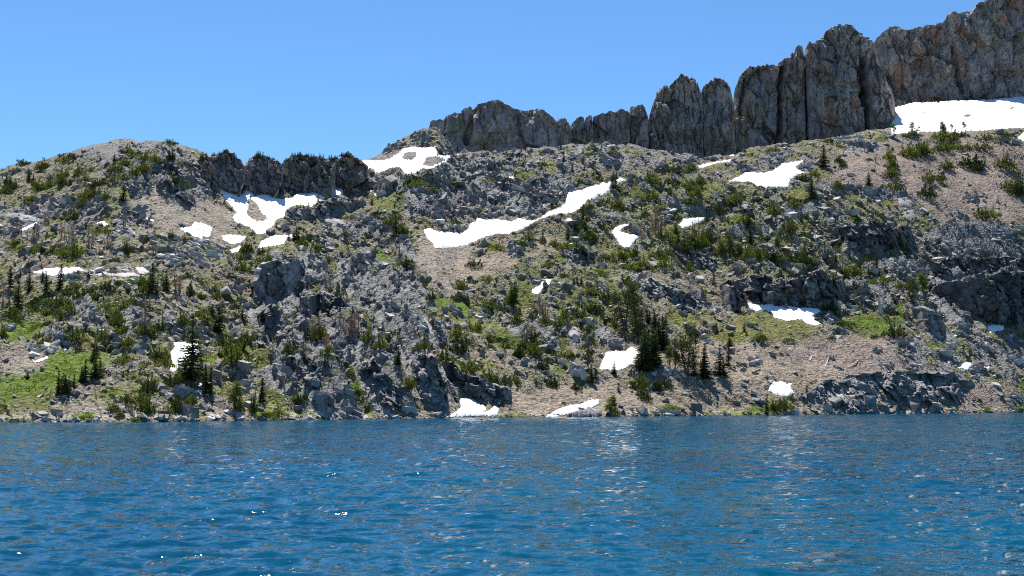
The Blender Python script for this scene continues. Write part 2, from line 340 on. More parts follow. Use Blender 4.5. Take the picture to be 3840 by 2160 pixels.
SLABS = (('long bright pale slab continuing the bench beyond the snow ledge', TQ((235,689),(262,685),(290,688),(318,685),(350,687),(388,691),(372,696),(340,694),(318,697),(285,693),(250,694)), 0.5),
    ('smooth whaleback slab under the shoreline snow strip', TG((490,1352),(540,1325),(640,1300),(760,1275),(830,1300),(845,1335),(800,1350)), 2.4),
    ('upper pale tilted slab at the edge of the pink scree', TD((1305,920),(1400,905),(1480,975),(1440,1010),(1330,1000)), 1.6),
    ('second pale tilted slab just under the upper one', TD((1380,1050),(1470,1030),(1495,1110),(1440,1150),(1360,1110)), 1.6),
    ('square pale slab between the bent snow patch and the squarish one', TG((525,550),(590,512),(650,560),(640,640),(600,650),(530,605)), 2.0),
    ('broad grey slab sheet below the grassy shoulder', TG((1180,120),(1260,60),(1400,110),(1530,210),(1570,290),(1450,270),(1300,200)), 1.8),
    ('second slab sheet slanting beside the broad grey one', TG((1540,170),(1640,220),(1780,330),(1740,350),(1640,300),(1560,240)), 1.6),
    ('pale whaleback slab sheet below the boulder field', TA((20,880),(150,850),(330,885),(440,930),(300,945),(140,915)), 1.2),
    ('pale slab running down the edge of the tall rib', TR((1490,890),(1530,900),(1560,1000),(1570,1090),(1545,1140),(1490,1040)), 1.6),
    ('pale slab sheet on the knoll beneath the tree-topped crags', TB((640,930),(760,900),(920,930),(900,1010),(760,1000)), 1.4),
    ('long light slab above the turf shelf', TR((1400,560),(1470,620),(1540,720),(1530,770),(1440,680),(1390,610)), 1.6))

# ------------------------------------------------------------------ terrain: one height field from the shore to the foot of the cliffs
def line(pts):
    p = np.array(pts, float); tx, tz = cam_t(p[:,0], p[:,1]); o = np.argsort(tx); return tx[o], tz[o]
sh_tx, sh_tz = line(TQ((-500,1066),(0,1063),(400,1062),(520,1060),(1000,1054),(1300,1050),(1700,1047),(2100,1043),(2576,1038),(3100,1033)))
rd_tx, rd_tz = line(TQ((-500,470),(-150,440),(0,425),(60,412),(130,397),(200,374),(260,355),(290,347),(320,347),(350,359),(380,353),(420,356),(500,380),(540,400),(600,412),(720,412),(850,404),(905,402),(930,400),(960,385),(1010,355),(1060,322),(1100,318),(1120,345),(1150,385),(1200,384),(1300,374),(1420,367),(1500,359),(1600,364),(1700,382),(1760,396),(1850,387),(1900,367),(2000,360),(2060,352),(2110,345),(2180,330),(2240,326),(2300,324),(2400,331),(2470,326),(2510,322),(2576,322),(2800,310),(3100,300)))
yr_tx = cam_t(np.array([-500,0,300,530,900,1100,1300,1700,2100,2576,3100])/DS, 1000)[0]
yr_v = np.array([640,640,625,640,690,720,690,715,770,800,820.])
cl_tx, cl_tz = line(TQ((-500,500),(0,500),(500,470),(900,450),(1060,400),(1150,405),(1400,390),(1700,405),(1900,395),(2100,385),(2180,360),(2235,275),(2300,262),(2576,240),(3100,215)))
yc_v = yr_v + np.array([90,90,90,90,80,80,75,85,85,135,140.])
NS, N1, N2, N3 = 10, 400, 40, 8
tcols = np.concatenate([np.linspace(-0.56,-0.395,46)[:-1], np.linspace(-0.395,0.395,980), np.linspace(0.395,0.56,46)[1:]])
NC = len(tcols)
def Ysh(t): return CAM_H/(-np.interp(t, sh_tx, sh_tz))
def Yr(t): return np.interp(t, yr_tx, yr_v)
def Yc(t): return np.interp(t, yr_tx, yc_v)
s_rows = np.concatenate([np.linspace(-0.09, 0, NS, endpoint=False), np.linspace(0, 1, N1) ** 1.12])
ysh, yr, yc = Ysh(tcols), Yr(tcols), Yc(tcols)
rowsY = np.concatenate([ysh[None]+s_rows[:,None]*(yr-ysh)[None], yr[None]+np.linspace(0,1,N2+1)[1:,None]*(yc-yr)[None], yc[None]+np.linspace(0,1,N3+1)[1:,None]*90*np.ones(NC)[None]], 0)
NR = rowsY.shape[0]; i1 = NS+N1-1
zr = CAM_H + np.interp(tcols, rd_tx, rd_tz)*yr; zc = CAM_H + np.interp(tcols, cl_tx, cl_tz)*yc
Yg = rowsY; Xg = tcols[None]*Yg
s_all = (Yg-ysh[None])/(yr-ysh)[None]
def prof(s): return s - 0.05*np.sin(np.pi*np.clip(s,0,1)) + 0.018*np.sin(3*np.pi*np.clip(s,0,1))
Zb = np.where(s_all < 0, s_all*(yr-ysh)[None]*0.4, zr[None]*prof(np.clip(s_all,0,1)))
q = np.clip((Yg-yr[None])/(yc-yr)[None], 0, 1)
Zb = np.where(s_all > 1, zr[None] + (zc-zr)[None]*q - 3.5*np.sin(np.pi*q)*(tcols[None] < 0.30) - np.clip(Yg-yc[None],0,None)*0.35, Zb)
env = sstep(0.0, 0.10, s_all)*(1 - 0.75*sstep(0.80, 1.0, s_all))
Zm = Zb + env*(5.0*fbm(Xg/75, Yg/75, 3, 3) + 2.6*fbm(Xg/24, Yg/30, 5, 3))
# photograph pixel of every vertex of this smooth ground
Ug, Vg = cam_uv(tcols[None]*np.ones_like(Yg), (Zm-CAM_H)/Yg)
Uq, Vq = Ug*DS, Vg*DS
# what covers the ground where
GC = dict(gray=(0.21,0.198,0.193), pale=(0.33,0.315,0.30), tan=(0.26,0.216,0.168), pink=(0.255,0.206,0.175), dry=(0.160,0.163,0.045), green=(0.105,0.122,0.028), bright=(0.100,0.152,0.020), dark=(0.12,0.115,0.105), mix=(0.20,0.175,0.12), grn2=(0.142,0.142,0.042), graytan=(0.26,0.228,0.19))
# centre x, y, radius x, y, angle, ground, share of rock, blockiness, weight   (full view, 2576 wide)
REG = [
 (290,390,260,52,-8,'gray',.34,.12,1), (120,465,210,65,-10,'mix',.45,.35,.9), (430,440,150,70,25,'gray',.6,.9,.8), (170,555,240,62,0,'gray',.85,.55,.9),
 (470,540,150,62,15,'graytan',.12,.05,1), (220,640,280,48,0,'mix',.7,.4,.8), (300,780,340,110,0,'grn2',.6,.65,.8), (230,690,240,22,0,'pale',.6,.4,.8),
 (480,760,90,60,20,'graytan',.45,.2,.8), (110,950,210,52,-20,'bright',.12,.1,1), (60,830,75,38,0,'bright',.2,.1,.9), (50,910,70,40,0,'graytan',.3,.1,.9), (330,1030,270,32,0,'graytan',.8,.2,.9), (60,1010,90,30,0,'green',.3,.1,.8), (350,985,150,30,-10,'grn2',.5,.15,.7),
 (880,830,290,220,0,'dark',.52,.9,.95), (1200,460,300,100,0,'gray',.9,1,.95), (1120,660,110,75,35,'graytan',.2,.08,1), (1290,640,210,30,-18,'tan',.15,.05,1),
 (1360,780,210,130,0,'grn2',.6,.65,.9), (1150,795,110,30,25,'dry',.2,.1,.9), (1480,1010,270,45,0,'tan',.14,.03,1), (1900,930,340,95,0,'tan',.36,.06,1), (2180,890,230,58,0,'pink',.2,.05,1),
 (2440,1000,200,60,0,'pink',.4,.1,.9), (1560,385,330,42,0,'gray',.8,.6,.9), (1680,560,330,120,0,'grn2',.6,.7,.9), (2000,560,260,110,0,'grn2',.65,.8,.9), (1950,430,150,50,0,'gray',.65,.5,.8),
 (2330,430,290,110,0,'pink',.16,.05,1), (2460,480,170,100,0,'pink',.14,.05,1), (2190,355,70,25,-20,'pale',.7,.6,.9), (2180,690,330,110,0,'grn2',.75,1,.9), (2450,690,220,125,0,'dark',.9,1.1,.9), (2430,890,200,75,0,'gray',.85,.3,.9),
 (1950,820,130,45,0,'grn2',.25,.1,.9), (2180,815,90,40,0,'green',.25,.1,.8), (1640,640,170,50,-10,'grn2',.6,.6,.8), (1000,395,60,40,0,'gray',.5,.4,.8), (1020,360,110,45,-35,'gray',.6,.6,.8)]
# small patches of turf: x, y, radius x, y, angle, kind
TURF = [(TE,600,900,230,55,-32,'bright'),(TE,350,1050,340,60,-20,'bright'),(TE,200,580,160,75,5,'bright'),(TE,1960,830,80,80,-40,'bright'),(TE,170,1385,140,24,0,'bright'),(TE,790,1345,110,30,-5,'bright'),
 (TE,1420,900,110,34,0,'green'),(TE,800,830,120,70,-30,'bright'),(TE,1050,1140,110,16,-5,'bright'),(TE,1180,980,90,22,0,'bright'),(TE,1250,70,90,40,0,'bright'),(TE,1370,150,40,50,0,'green'),(TF,50,830,95,80,0,'green'),(TF,870,280,24,140,-25,'bright'),(TF,770,60,24,80,-20,'bright'),
 (TF,880,970,36,120,-35,'bright'),(TF,950,1120,70,45,0,'bright'),(TF,1740,330,90,45,-20,'bright'),(TF,1890,430,200,45,28,'dry'),(TF,100,1335,120,45,0,'bright'),(TF,2330,650,130,75,0,'green'),(TF,1080,1240,70,18,20,'bright'),(TF,690,640,40,160,0,'bright'),
 (TF,520,660,40,90,0,'green'),(TF,480,160,130,22,0,'green'),(TF,1030,520,30,80,-10,'green'),(TF,300,560,130,40,0,'green'),(TF,1400,1000,60,90,-20,'green'),(TF,1210,830,50,80,-45,'green'),(TF,1620,330,30,60,-20,'green'),(TF,2000,430,60,70,0,'green'),
 (TF,200,1170,150,70,0,'green'),(TF,620,1280,30,120,-30,'green'),(TF,590,1360,40,16,0,'bright'),(TG,150,230,60,150,-20,'green'),(TG,60,650,110,90,0,'green'),(TG,450,880,60,110,40,'bright'),(TG,640,240,160,60,-10,'dry'),
 (TG,930,130,40,70,-40,'green'),(TG,1490,1260,110,25,0,'green'),(TG,2280,1300,140,40,-15,'bright'),(TG,2240,470,50,24,-30,'bright'),(TG,1600,460,170,70,0,'dry'),(TG,2050,600,200,60,0,'dry'),(TG,440,700,70,90,30,'green'),
 (TH,850,600,170,60,15,'bright'),(TH,1400,790,70,26,10,'bright'),(TH,1080,560,40,110,0,'bright'),(TH,2090,1300,70,30,0,'bright'),(TH,1800,1305,50,18,0,'bright'),(TH,1450,370,130,16,35,'bright'),(TH,60,1290,120,45,0,'bright'),(TH,2100,1100,30,60,0,'green'),
 (TD,710,395,42,14,0,'bright'),(TD,1150,345,60,20,0,'green'),(TD,900,890,90,40,-20,'green'),(TD,1590,1110,110,16,-40,'green'),(TD,1500,1000,80,40,0,'green'),(TD,560,680,70,60,0,'dry'),(TD,300,900,120,70,0,'dry'),(TD,1760,790,40,20,0,'green'),(TD,1200,980,90,40,0,'dry'),
 (TC,150,500,130,60,0,'green'),(TC,400,390,60,80,0,'dry'),(TC,1280,600,40,90,35,'bright'),(TC,1350,640,150,60,0,'green'),(TC,1600,1080,200,60,0,'green'),(TC,2250,930,160,60,-10,'green'),(TC,500,1320,40,70,-30,'bright'),(TC,100,1180,110,50,30,'dry'),(TC,1060,1250,150,30,0,'dry'),(TC,2000,620,150,80,0,'dry'),
 (TB,1450,680,120,60,0,'green'),(TB,1260,1290,50,110,-40,'bright'),(TB,1410,1400,60,50,0,'bright'),(TB,780,1420,70,40,0,'bright'),(TB,960,940,60,40,0,'green'),(TB,1300,760,150,70,10,'dry'),(TB,2400,1200,90,60,0,'dry'),(TB,500,1330,30,110,0,'green'),(TA,790,1240,60,50,0,'bright'),(TA,520,1050,50,20,0,'bright'),(TA,200,1200,120,40,0,'green'),(TQ,1150,775,55,18,15,'bright')]
warpx = 14*fbm(Xg/9, Yg/12, 21, 3); warpy = 9*fbm(Xg/9, Yg/12, 22, 3)
ROCK = np.full(Yg.shape, 0.55); BLK = np.full(Yg.shape, 0.4); GCOL = np.zeros(Yg.shape+(3,)) + np.array(GC['mix'])
def ell(cx, cy, rx, ry, ang, U, V):
    a = math.radians(ang); dx = U-cx; dy = V-cy
    return np.hypot((dx*math.cos(a)+dy*math.sin(a))/rx, (-dx*math.sin(a)+dy*math.cos(a))/ry)
for cx, cy, rx, ry, ang, gname, rk, bk, w in REG:
    k = (1-sstep(0.65, 1.12, ell(cx, cy, rx, ry, ang, Uq+warpx*2, Vq+warpy*2)))*w
    ROCK += (rk-ROCK)*k; BLK += (bk-BLK)*k; GCOL += (np.array(GC[gname])-GCOL)*k[...,None]
pn = fbm(Xg/11, Yg/14, 31, 4)
gm = sstep(0.02, 0.24, pn)*sstep(0.30, 0.55, ROCK)*0.85                    # loose turf between the rocks
GCOL += (np.array(GC['dry'])*(1+0.6*fbm(Xg/5,Yg/5,33,2))[...,None]-GCOL)*gm[...,None]
GREEN = gm*0.5
for T, cx, cy, rx, ry, ang, kind in TURF:
    (x, y), = T((cx, cy)); x *= DS; y *= DS; k_ = DS/T.s
    d = ell(x, y, rx*k_*1.1, ry*k_*1.1, ang, Uq+warpx*0.5, Vq+warpy*0.5)
    k = 1-sstep(0.7, 1.1, d)
    ROCK *= 1-0.75*k; BLK *= 1-0.6*k; GCOL += (np.array(GC[kind])-GCOL)*(k*0.95)[...,None]; GREEN = np.maximum(GREEN, k*(0.6 if kind == 'dry' else 1.0))
SNM = np.zeros(Yg.shape)
for poly, holes, lab, th in SNOW + [(p_, [], l_, t_) for l_, p_, t_ in SLABS]:
    pp = np.array(poly); c = pp.mean(0)
    m = (Ug > pp[:,0].min()-20) & (Ug < pp[:,0].max()+20) & (Vg > pp[:,1].min()-20) & (Vg < pp[:,1].max()+20)
    if not m.any(): continue
    ins = inpoly(Ug[m], Vg[m], poly)
    for hpoly in holes: ins &= ~inpoly(Ug[m], Vg[m], hpoly)
    d = edge_dist(Ug[m], Vg[m], poly)
    SNM[m] = np.maximum(SNM[m], np.where(ins, 1.0, 1-sstep(0, 9, d)))
    hm = np.zeros(Yg.shape, bool)
    for hpoly in holes:
        hh = inpoly(Ug, Vg, hpoly); ROCK[hh] = 0.1; BLK[hh] = 0; GCOL[hh] = GC['graytan'] if 'branch' in lab else GC['gray']; SNM[hh] = 0.0
rim = SNM*(1-np.where(SNM > 0.99, 1, 0))
GCOL += (np.array((0.25,0.19,0.13))-GCOL)*(rim*0.7)[...,None]
ROCK *= 1-np.clip(SNM*1.3, 0, 1); GREEN *= 1-SNM
Zs = Zm + env*0.0                                                          # the surface the snow lies on
class Ground:
    """where a ray from the camera first meets the ground, and how high the ground is at a place"""
    def __init__(self, Z):
        self.Z = Z; T = (Z-CAM_H)/Yg; T[:NS] = np.minimum(T[:NS], T[NS]-1e-4); self.T = np.maximum.accumulate(T, 0) + np.arange(NR)[:,None]*1e-9
    def hit(self, u, v):
        u = np.atleast_1d(np.asarray(u, float)); v = np.atleast_1d(np.asarray(v, float))
        tx, tz = cam_t(u, v); c = np.clip(np.interp(tx, tcols, np.arange(NC)), 0, NC-1.001); ci = np.rint(c).astype(int)
        Y = np.zeros(len(tx))
        o = np.argsort(ci, kind='stable'); cs = ci[o]; st = np.flatnonzero(np.r_[True, cs[1:] != cs[:-1]]); en = np.r_[st[1:], len(cs)]
        for a, b in zip(st, en):
            idx = o[a:b]; col = self.T[:, cs[a]]; Y[idx] = np.interp(tz[idx], col, Yg[:, cs[a]])
        return np.stack([tx*Y, Y, self.at(tx*Y, Y)], -1)
    def at(self, X, Y):
        X = np.asarray(X, float); Y = np.asarray(Y, float); t = X/Y
        c = np.clip(np.interp(t, tcols, np.arange(NC)), 0, NC-1.001); c0 = np.floor(c).astype(int); fc = c-c0
        a, b, d = Ysh(t), Yr(t), Yc(t); s = (Y-a)/(b-a)
        r = np.where(s <= 1, np.interp(s, s_rows, np.arange(NS+N1)), np.where(Y <= d, i1 + (Y-b)/(d-b)*N2, i1+N2+np.clip((Y-d)/90, 0, 1)*N3))
        r = np.clip(r, 0, NR-1.001); r0 = np.floor(r).astype(int); fr = r-r0; Z = self.Z
        return (Z[r0,c0]*(1-fc)+Z[r0,c0+1]*fc)*(1-fr) + (Z[r0+1,c0]*(1-fc)+Z[r0+1,c0+1]*fc)*fr
    def field(self, F, X, Y):
        t = X/Y; c = np.clip(np.rint(np.interp(t, tcols, np.arange(NC))).astype(int), 0, NC-1)
        a, b, d = Ysh(t), Yr(t), Yc(t); s = (Y-a)/(b-a)
        r = np.where(s <= 1, np.interp(s, s_rows, np.arange(NS+N1)), i1+1); return F[np.clip(np.rint(r).astype(int),0,NR-1), c]

# bedrock ribs: tile, points from top to bottom, height, steep-side and slab-side width (m)
RIBS = [(TR,[(240,1010),(330,1080),(430,1200),(480,1260)],2.8,1.5,6),(TR,[(430,960),(520,1080),(600,1230),(690,1400)],4.0,1.6,6),(TR,[(560,1100),(680,1230),(780,1390)],3.6,1.5,6),(TR,[(760,1150),(860,1280),(920,1390)],3.4,1.5,6),
 (TR,[(1010,810),(1110,930),(1200,1080),(1310,1230),(1390,1380)],4.4,1.6,8),(TR,[(930,960),(1030,1080),(1130,1230),(1230,1390)],4.6,1.8,7),(TR,[(1380,880),(1440,1050),(1520,1200),(1640,1380)],4.8,1.8,8),(TR,[(1520,880),(1560,1040),(1640,1180),(1660,1260)],3.4,1.5,6),
 (TR,[(740,640),(780,800),(840,960),(950,1100)],3.8,1.6,6),(TR,[(860,170),(880,330),(940,480),(1010,600)],3.6,1.5,6),(TR,[(960,300),(1060,420),(1200,520),(1400,640),(1530,780)],4.2,1.7,9),(TR,[(1150,260),(1300,400),(1420,540)],3.6,1.5,7),(TR,[(1050,540),(1180,640),(1300,760),(1400,800)],3.6,1.6,7),
 (TR,[(530,120),(620,240),(700,380)],3.6,1.6,7),(TR,[(300,110),(330,300),(400,480)],3.2,1.6,7),(TR,[(620,760),(680,900),(720,1000)],2.8,1.4,5),(TR,[(1360,340),(1460,450),(1540,550)],2.6,1.3,5),(TR,[(1660,560),(1760,640)],2.4,1.3,5),(TR,[(330,430),(420,520),(480,600)],3.0,1.5,6),(TR,[(150,560),(250,680),(320,760)],3.2,1.5,6),
 (TB,[(1600,600),(1750,780),(1900,880)],3.4,1.6,8),(TB,[(1000,880),(1200,1000),(1390,1050)],3.6,1.6,8),(TB,[(1480,1100),(1620,1350)],3.0,1.5,6),(TB,[(2050,680),(2250,800)],3.0,1.6,7),(TB,[(2000,420),(2120,560)],3.0,1.6,7),(TB,[(2250,500),(2420,640)],3.0,1.6,7),(TB,[(700,900),(900,1000),(1050,1130)],3.4,1.6,8),
 (TG,[(1200,60),(1500,160),(1880,320)],3.6,1.8,10),(TG,[(300,480),(400,620),(450,720)],3.0,1.5,6),(TG,[(500,480),(640,620),(780,700)],3.0,1.5,7),(TG,[(860,560),(980,700),(1080,730)],2.8,1.5,6),(TG,[(0,470),(100,560),(160,640)],2.6,1.5,6),
 (TD,[(900,900),(1100,870),(1260,880)],3.2,1.8,7),(TD,[(1350,850),(1500,960)],3.0,1.6,8),(TD,[(1860,1060),(2020,1150)],2.6,1.6,6),(TD,[(40,1050),(300,1040),(520,980)],3.0,1.8,6),(TD,[(500,820),(800,830),(960,820)],2.6,1.6,6),(TD,[(1600,1290),(2000,1240),(2400,1230)],3.4,2.0,7),(TD,[(1700,1420),(2100,1380),(2500,1400)],3.4,2.0,7),
 (TC,[(820,290),(1000,400),(1120,440)],2.8,1.6,7),(TC,[(0,1200),(130,1300)],3.0,1.5,6),(TC,[(1500,680),(1650,760),(1900,780)],3.0,1.8,6),(TC,[(2150,1060),(2400,1020),(2560,980)],3.0,1.8,6),(TC,[(1250,560),(1400,600)],2.2,1.5,5),(TC,[(450,480),(620,640)],2.6,1.5,7),(TC,[(60,700),(220,860)],2.8,1.5,7),(TC,[(900,860),(1100,900)],2.2,1.5,5),
 (TA,[(1700,340),(1850,480),(1990,600)],4.2,1.8,6),(TA,[(1600,520),(1720,680),(1830,800)],4.0,1.8,6),(TA,[(1780,560),(1900,680),(1950,790)],4.0,1.8,6),(TA,[(1250,530),(1480,700)],3.2,1.6,6),(TA,[(1900,330),(2020,480),(2090,560)],4.0,1.8,5),(TA,[(1560,330),(1640,430)],3.0,1.6,5),(TA,[(1380,500),(1440,620)],3.0,1.6,5),
 (TE,[(780,240),(850,400),(980,520)],3.0,1.6,6),(TE,[(1200,350),(1300,480),(1400,640)],3.2,1.6,6),(TE,[(1600,440),(1700,600)],3.2,1.6,6),(TE,[(1850,540),(1990,640)],3.0,1.6,6),(TE,[(480,560),(560,640),(650,720)],2.8,1.5,5),(TE,[(2180,880),(2300,1000)],3.0,1.6,6),(TE,[(1950,930),(2040,1060)],2.8,1.6,5),
 (TH,[(760,140),(1000,110),(1250,120)],3.0,1.8,7),(TH,[(650,280),(850,330),(1000,300)],2.8,1.8,6),(TH,[(1200,440),(1350,560),(1450,660)],3.4,1.8,7),(TH,[(1350,400),(1500,520),(1620,640)],3.0,1.8,6)]
GS0 = Ground(Zs); RIBZ = np.zeros(Yg.shape); RIBC = np.zeros(Yg.shape)
for ri, (T, pts, hh, wl_, wr_) in enumerate(RIBS):
    pu = T(*pts); pu = [pu[0]] + [tuple(np.array(a)*(1-k/4)+np.array(b)*k/4) for a, b in zip(pu[:-1], pu[1:]) for k in (1,2,3,4)]
    Q = GS0.hit([q_[0] for q_ in pu], [q_[1] for q_ in pu])[:,:2]
    m = (Xg > Q[:,0].min()-wr_-4) & (Xg < Q[:,0].max()+wr_+4) & (Yg > Q[:,1].min()-wr_-4) & (Yg < Q[:,1].max()+wr_+4)
    x = Xg[m]; y = Yg[m]; best = np.full(x.shape, 1e9); sd = np.zeros(x.shape); tt = np.zeros(x.shape)
    wob = 1.6*fbm(x/7, y/9, 200+ri, 3)
    for i in range(len(Q)-1):
        a, b = Q[i], Q[i+1]; ab = b-a; L = ab@ab + 1e-9; t_ = np.clip(((x-a[0])*ab[0]+(y-a[1])*ab[1])/L, 0, 1)
        dx = x-a[0]-t_*ab[0]; dy = y-a[1]-t_*ab[1]; d = np.hypot(dx, dy); cr = np.sign(ab[0]*dy-ab[1]*dx)
        up = d < best; best = np.where(up, d, best); sd = np.where(up, cr*d, sd); tt = np.where(up, (i+t_)/(len(Q)-1), tt)
    sd = -sd + wob                                  # negative: the steep side
    prof_ = np.where(sd < 0, sstep(-wl_, 0, sd), np.clip(1-sd/wr_, 0, 1)**0.85)
    step = 0.78 + 0.4*blocks(x/3.2+tt*3, y/6.0, 300+ri, 0.8)[0] + 0.12*fbm(x/2.2, y/3, 400+ri, 2)
    endf = sstep(0, 0.10, tt)*(1-sstep(0.90, 1.0, tt)*0.7)
    hz = hh*prof_*np.clip(step, 0.25, 1.3)*endf
    RIBZ[m] = np.maximum(RIBZ[m], hz); RIBC[m] = np.maximum(RIBC[m], sstep(0.08, 0.3, prof_*endf))
RIBZ *= (1-np.clip(SNM*1.3, 0, 1))*sstep(0.0, 0.03, s_all); RIBC *= 1-np.clip(SNM*1.3, 0, 1)
ROCK *= 1-0.65*RIBC; GREEN *= 1-0.85*RIBC
amp = sstep(0.0, 0.035, s_all)*(1-0.45*sstep(0.9, 1.0, s_all))
b1, e1 = blocks((Xg+0.22*Yg)/8+0.2*perlin(Xg/6,Yg/6,40), Yg/17, 41, 0.9); b2, e2 = blocks((Xg+0.22*Yg)/3.4, Yg/7, 45, 1.0); b3, e3 = blocks(Xg/1.7, Yg/2.4, 49, 1.0)
rib = np.abs(fbm((Xg+0.24*Yg)/12, (Yg-0.2*Xg)/95, 57, 3)); ribw = np.exp(-(((Uq-900)/260)**2+((Vq-860)/190)**2)**1.5)
DET = 0.9*fbm(Xg/6, Yg/8, 61, 3) + BLK*(4.2*b1 + 2.3*b2 + 0.7*b3 - 0.5*np.exp(-e1/0.05)) + ribw*(3.6-13*np.clip(rib, 0, 0.3))
DET += (1-BLK)*0.25*fbm(Xg/1.6, Yg/2.0, 63, 2)
Zf = Zs + amp*(DET*(1-np.clip(SNM*1.2, 0, 1))*(1-0.75*RIBC)) + 1.2*RIBZ - 0.30*SNM
Zf = np.where(s_all < 0, Zb, Zf)
bare_rock = np.clip(BLK*1.1-0.15, 0, 1)*sstep(0.0, 0.25, b2+0.3*b1+0.12)*(1-GREEN)  # raised blocks of the ground take the grey of bare rock
GCOL += ((np.array((0.24,0.238,0.245))*(0.8+0.5*_hash(np.floor(Xg/3.8),np.floor(Yg/5.2),77))[...,None])-GCOL)*(bare_rock*0.85)[...,None]
GCOL += ((np.array((0.215,0.212,0.212))*(0.72+0.6*_hash(np.floor((Xg+0.22*Yg)/2.6),np.floor(Yg/5),177))[...,None])-GCOL)*(RIBC*0.92)[...,None]
GCOL *= 0.81
GCOL *= (1+0.22*fbm(Xg/16, Yg/20, 71, 3) + 0.25*fbm(Xg/2.2, Yg/2.8, 73, 3))[...,None]
wet = 1-sstep(0.0, 0.004, s_all); band = sstep(0.003, 0.006, s_all)*(1-sstep(0.010, 0.016, s_all)); GCOL *= (1-0.45*wet+0.35*band)[...,None]
quad = (np.arange(NR-1)[:,None]*NC + np.arange(NC-1)[None]).ravel()
me = mesh_np('hillside', np.stack([Xg, Yg, Zf], -1).reshape(-1,3), np.stack([quad, quad+1, quad+NC+1, quad+NC], 1), MAT['ground'], False, np.clip(GCOL,0.01,1).reshape(-1,3))
hill = tag(link('hillside', me), 'rocky alpine slope of scree, turf and broken rock rising from the lake', kind='structure')

GR = Ground(Zf); GS = Ground(Zs)

# ------------------------------------------------------------------ lake
def build_lake():
    Y = [28.0]
    while Y[-1] < 545: Y.append(Y[-1] + min(max(0.0048*Y[-1], 0.2), 0.6))
    Y = np.array(Y + [560, 600, 640]); nr, nc = len(Y), 384; t = np.linspace(-0.52, 0.52, nc)
    Yw = Y[:,None]*np.ones(nc)[None]; Xw = t[None]*Yw; dY = np.gradient(Y)[:,None]; dX = (t[1]-t[0])*Y[:,None]
    Z = np.zeros_like(Yw); rg = np.random.default_rng(5)
    for i in range(56):
        lam = 0.75*(3.8/0.75)**(rg.random()**1.15); k = 2*np.pi/lam
        th = math.radians(-80 + rg.normal(0, 30)) if i % 3 else math.radians(-125 + rg.normal(0, 22))
        kx, ky = k*math.cos(th), k*math.sin(th)
        a = 0.036*(0.5+rg.random())/k
        fade = np.clip(1.9 - 0.6*(np.abs(ky)*dY+np.abs(kx)*dX), 0, 1)
        ph = kx*Xw + ky*Yw + rg.random()*6.28
        Z += a*fade*(np.sin(ph) + 0.25*np.cos(2*ph))
    gust = 0.85 + 0.8*fbm(Xw/26, Yw/110, 91, 3); Z *= np.clip(gust, 0.3, 1.4)
    q = (np.arange(nr-1)[:,None]*nc + np.arange(nc-1)[None]).ravel()
    me = mesh_np('lake', np.stack([Xw, Yw, Z], -1).reshape(-1,3), np.stack([q, q+1, q+nc+1, q+nc], 1), MAT['water'], True)
    tag(link('lake', me), 'deep blue wind-rippled mountain lake', kind='structure')
build_lake()

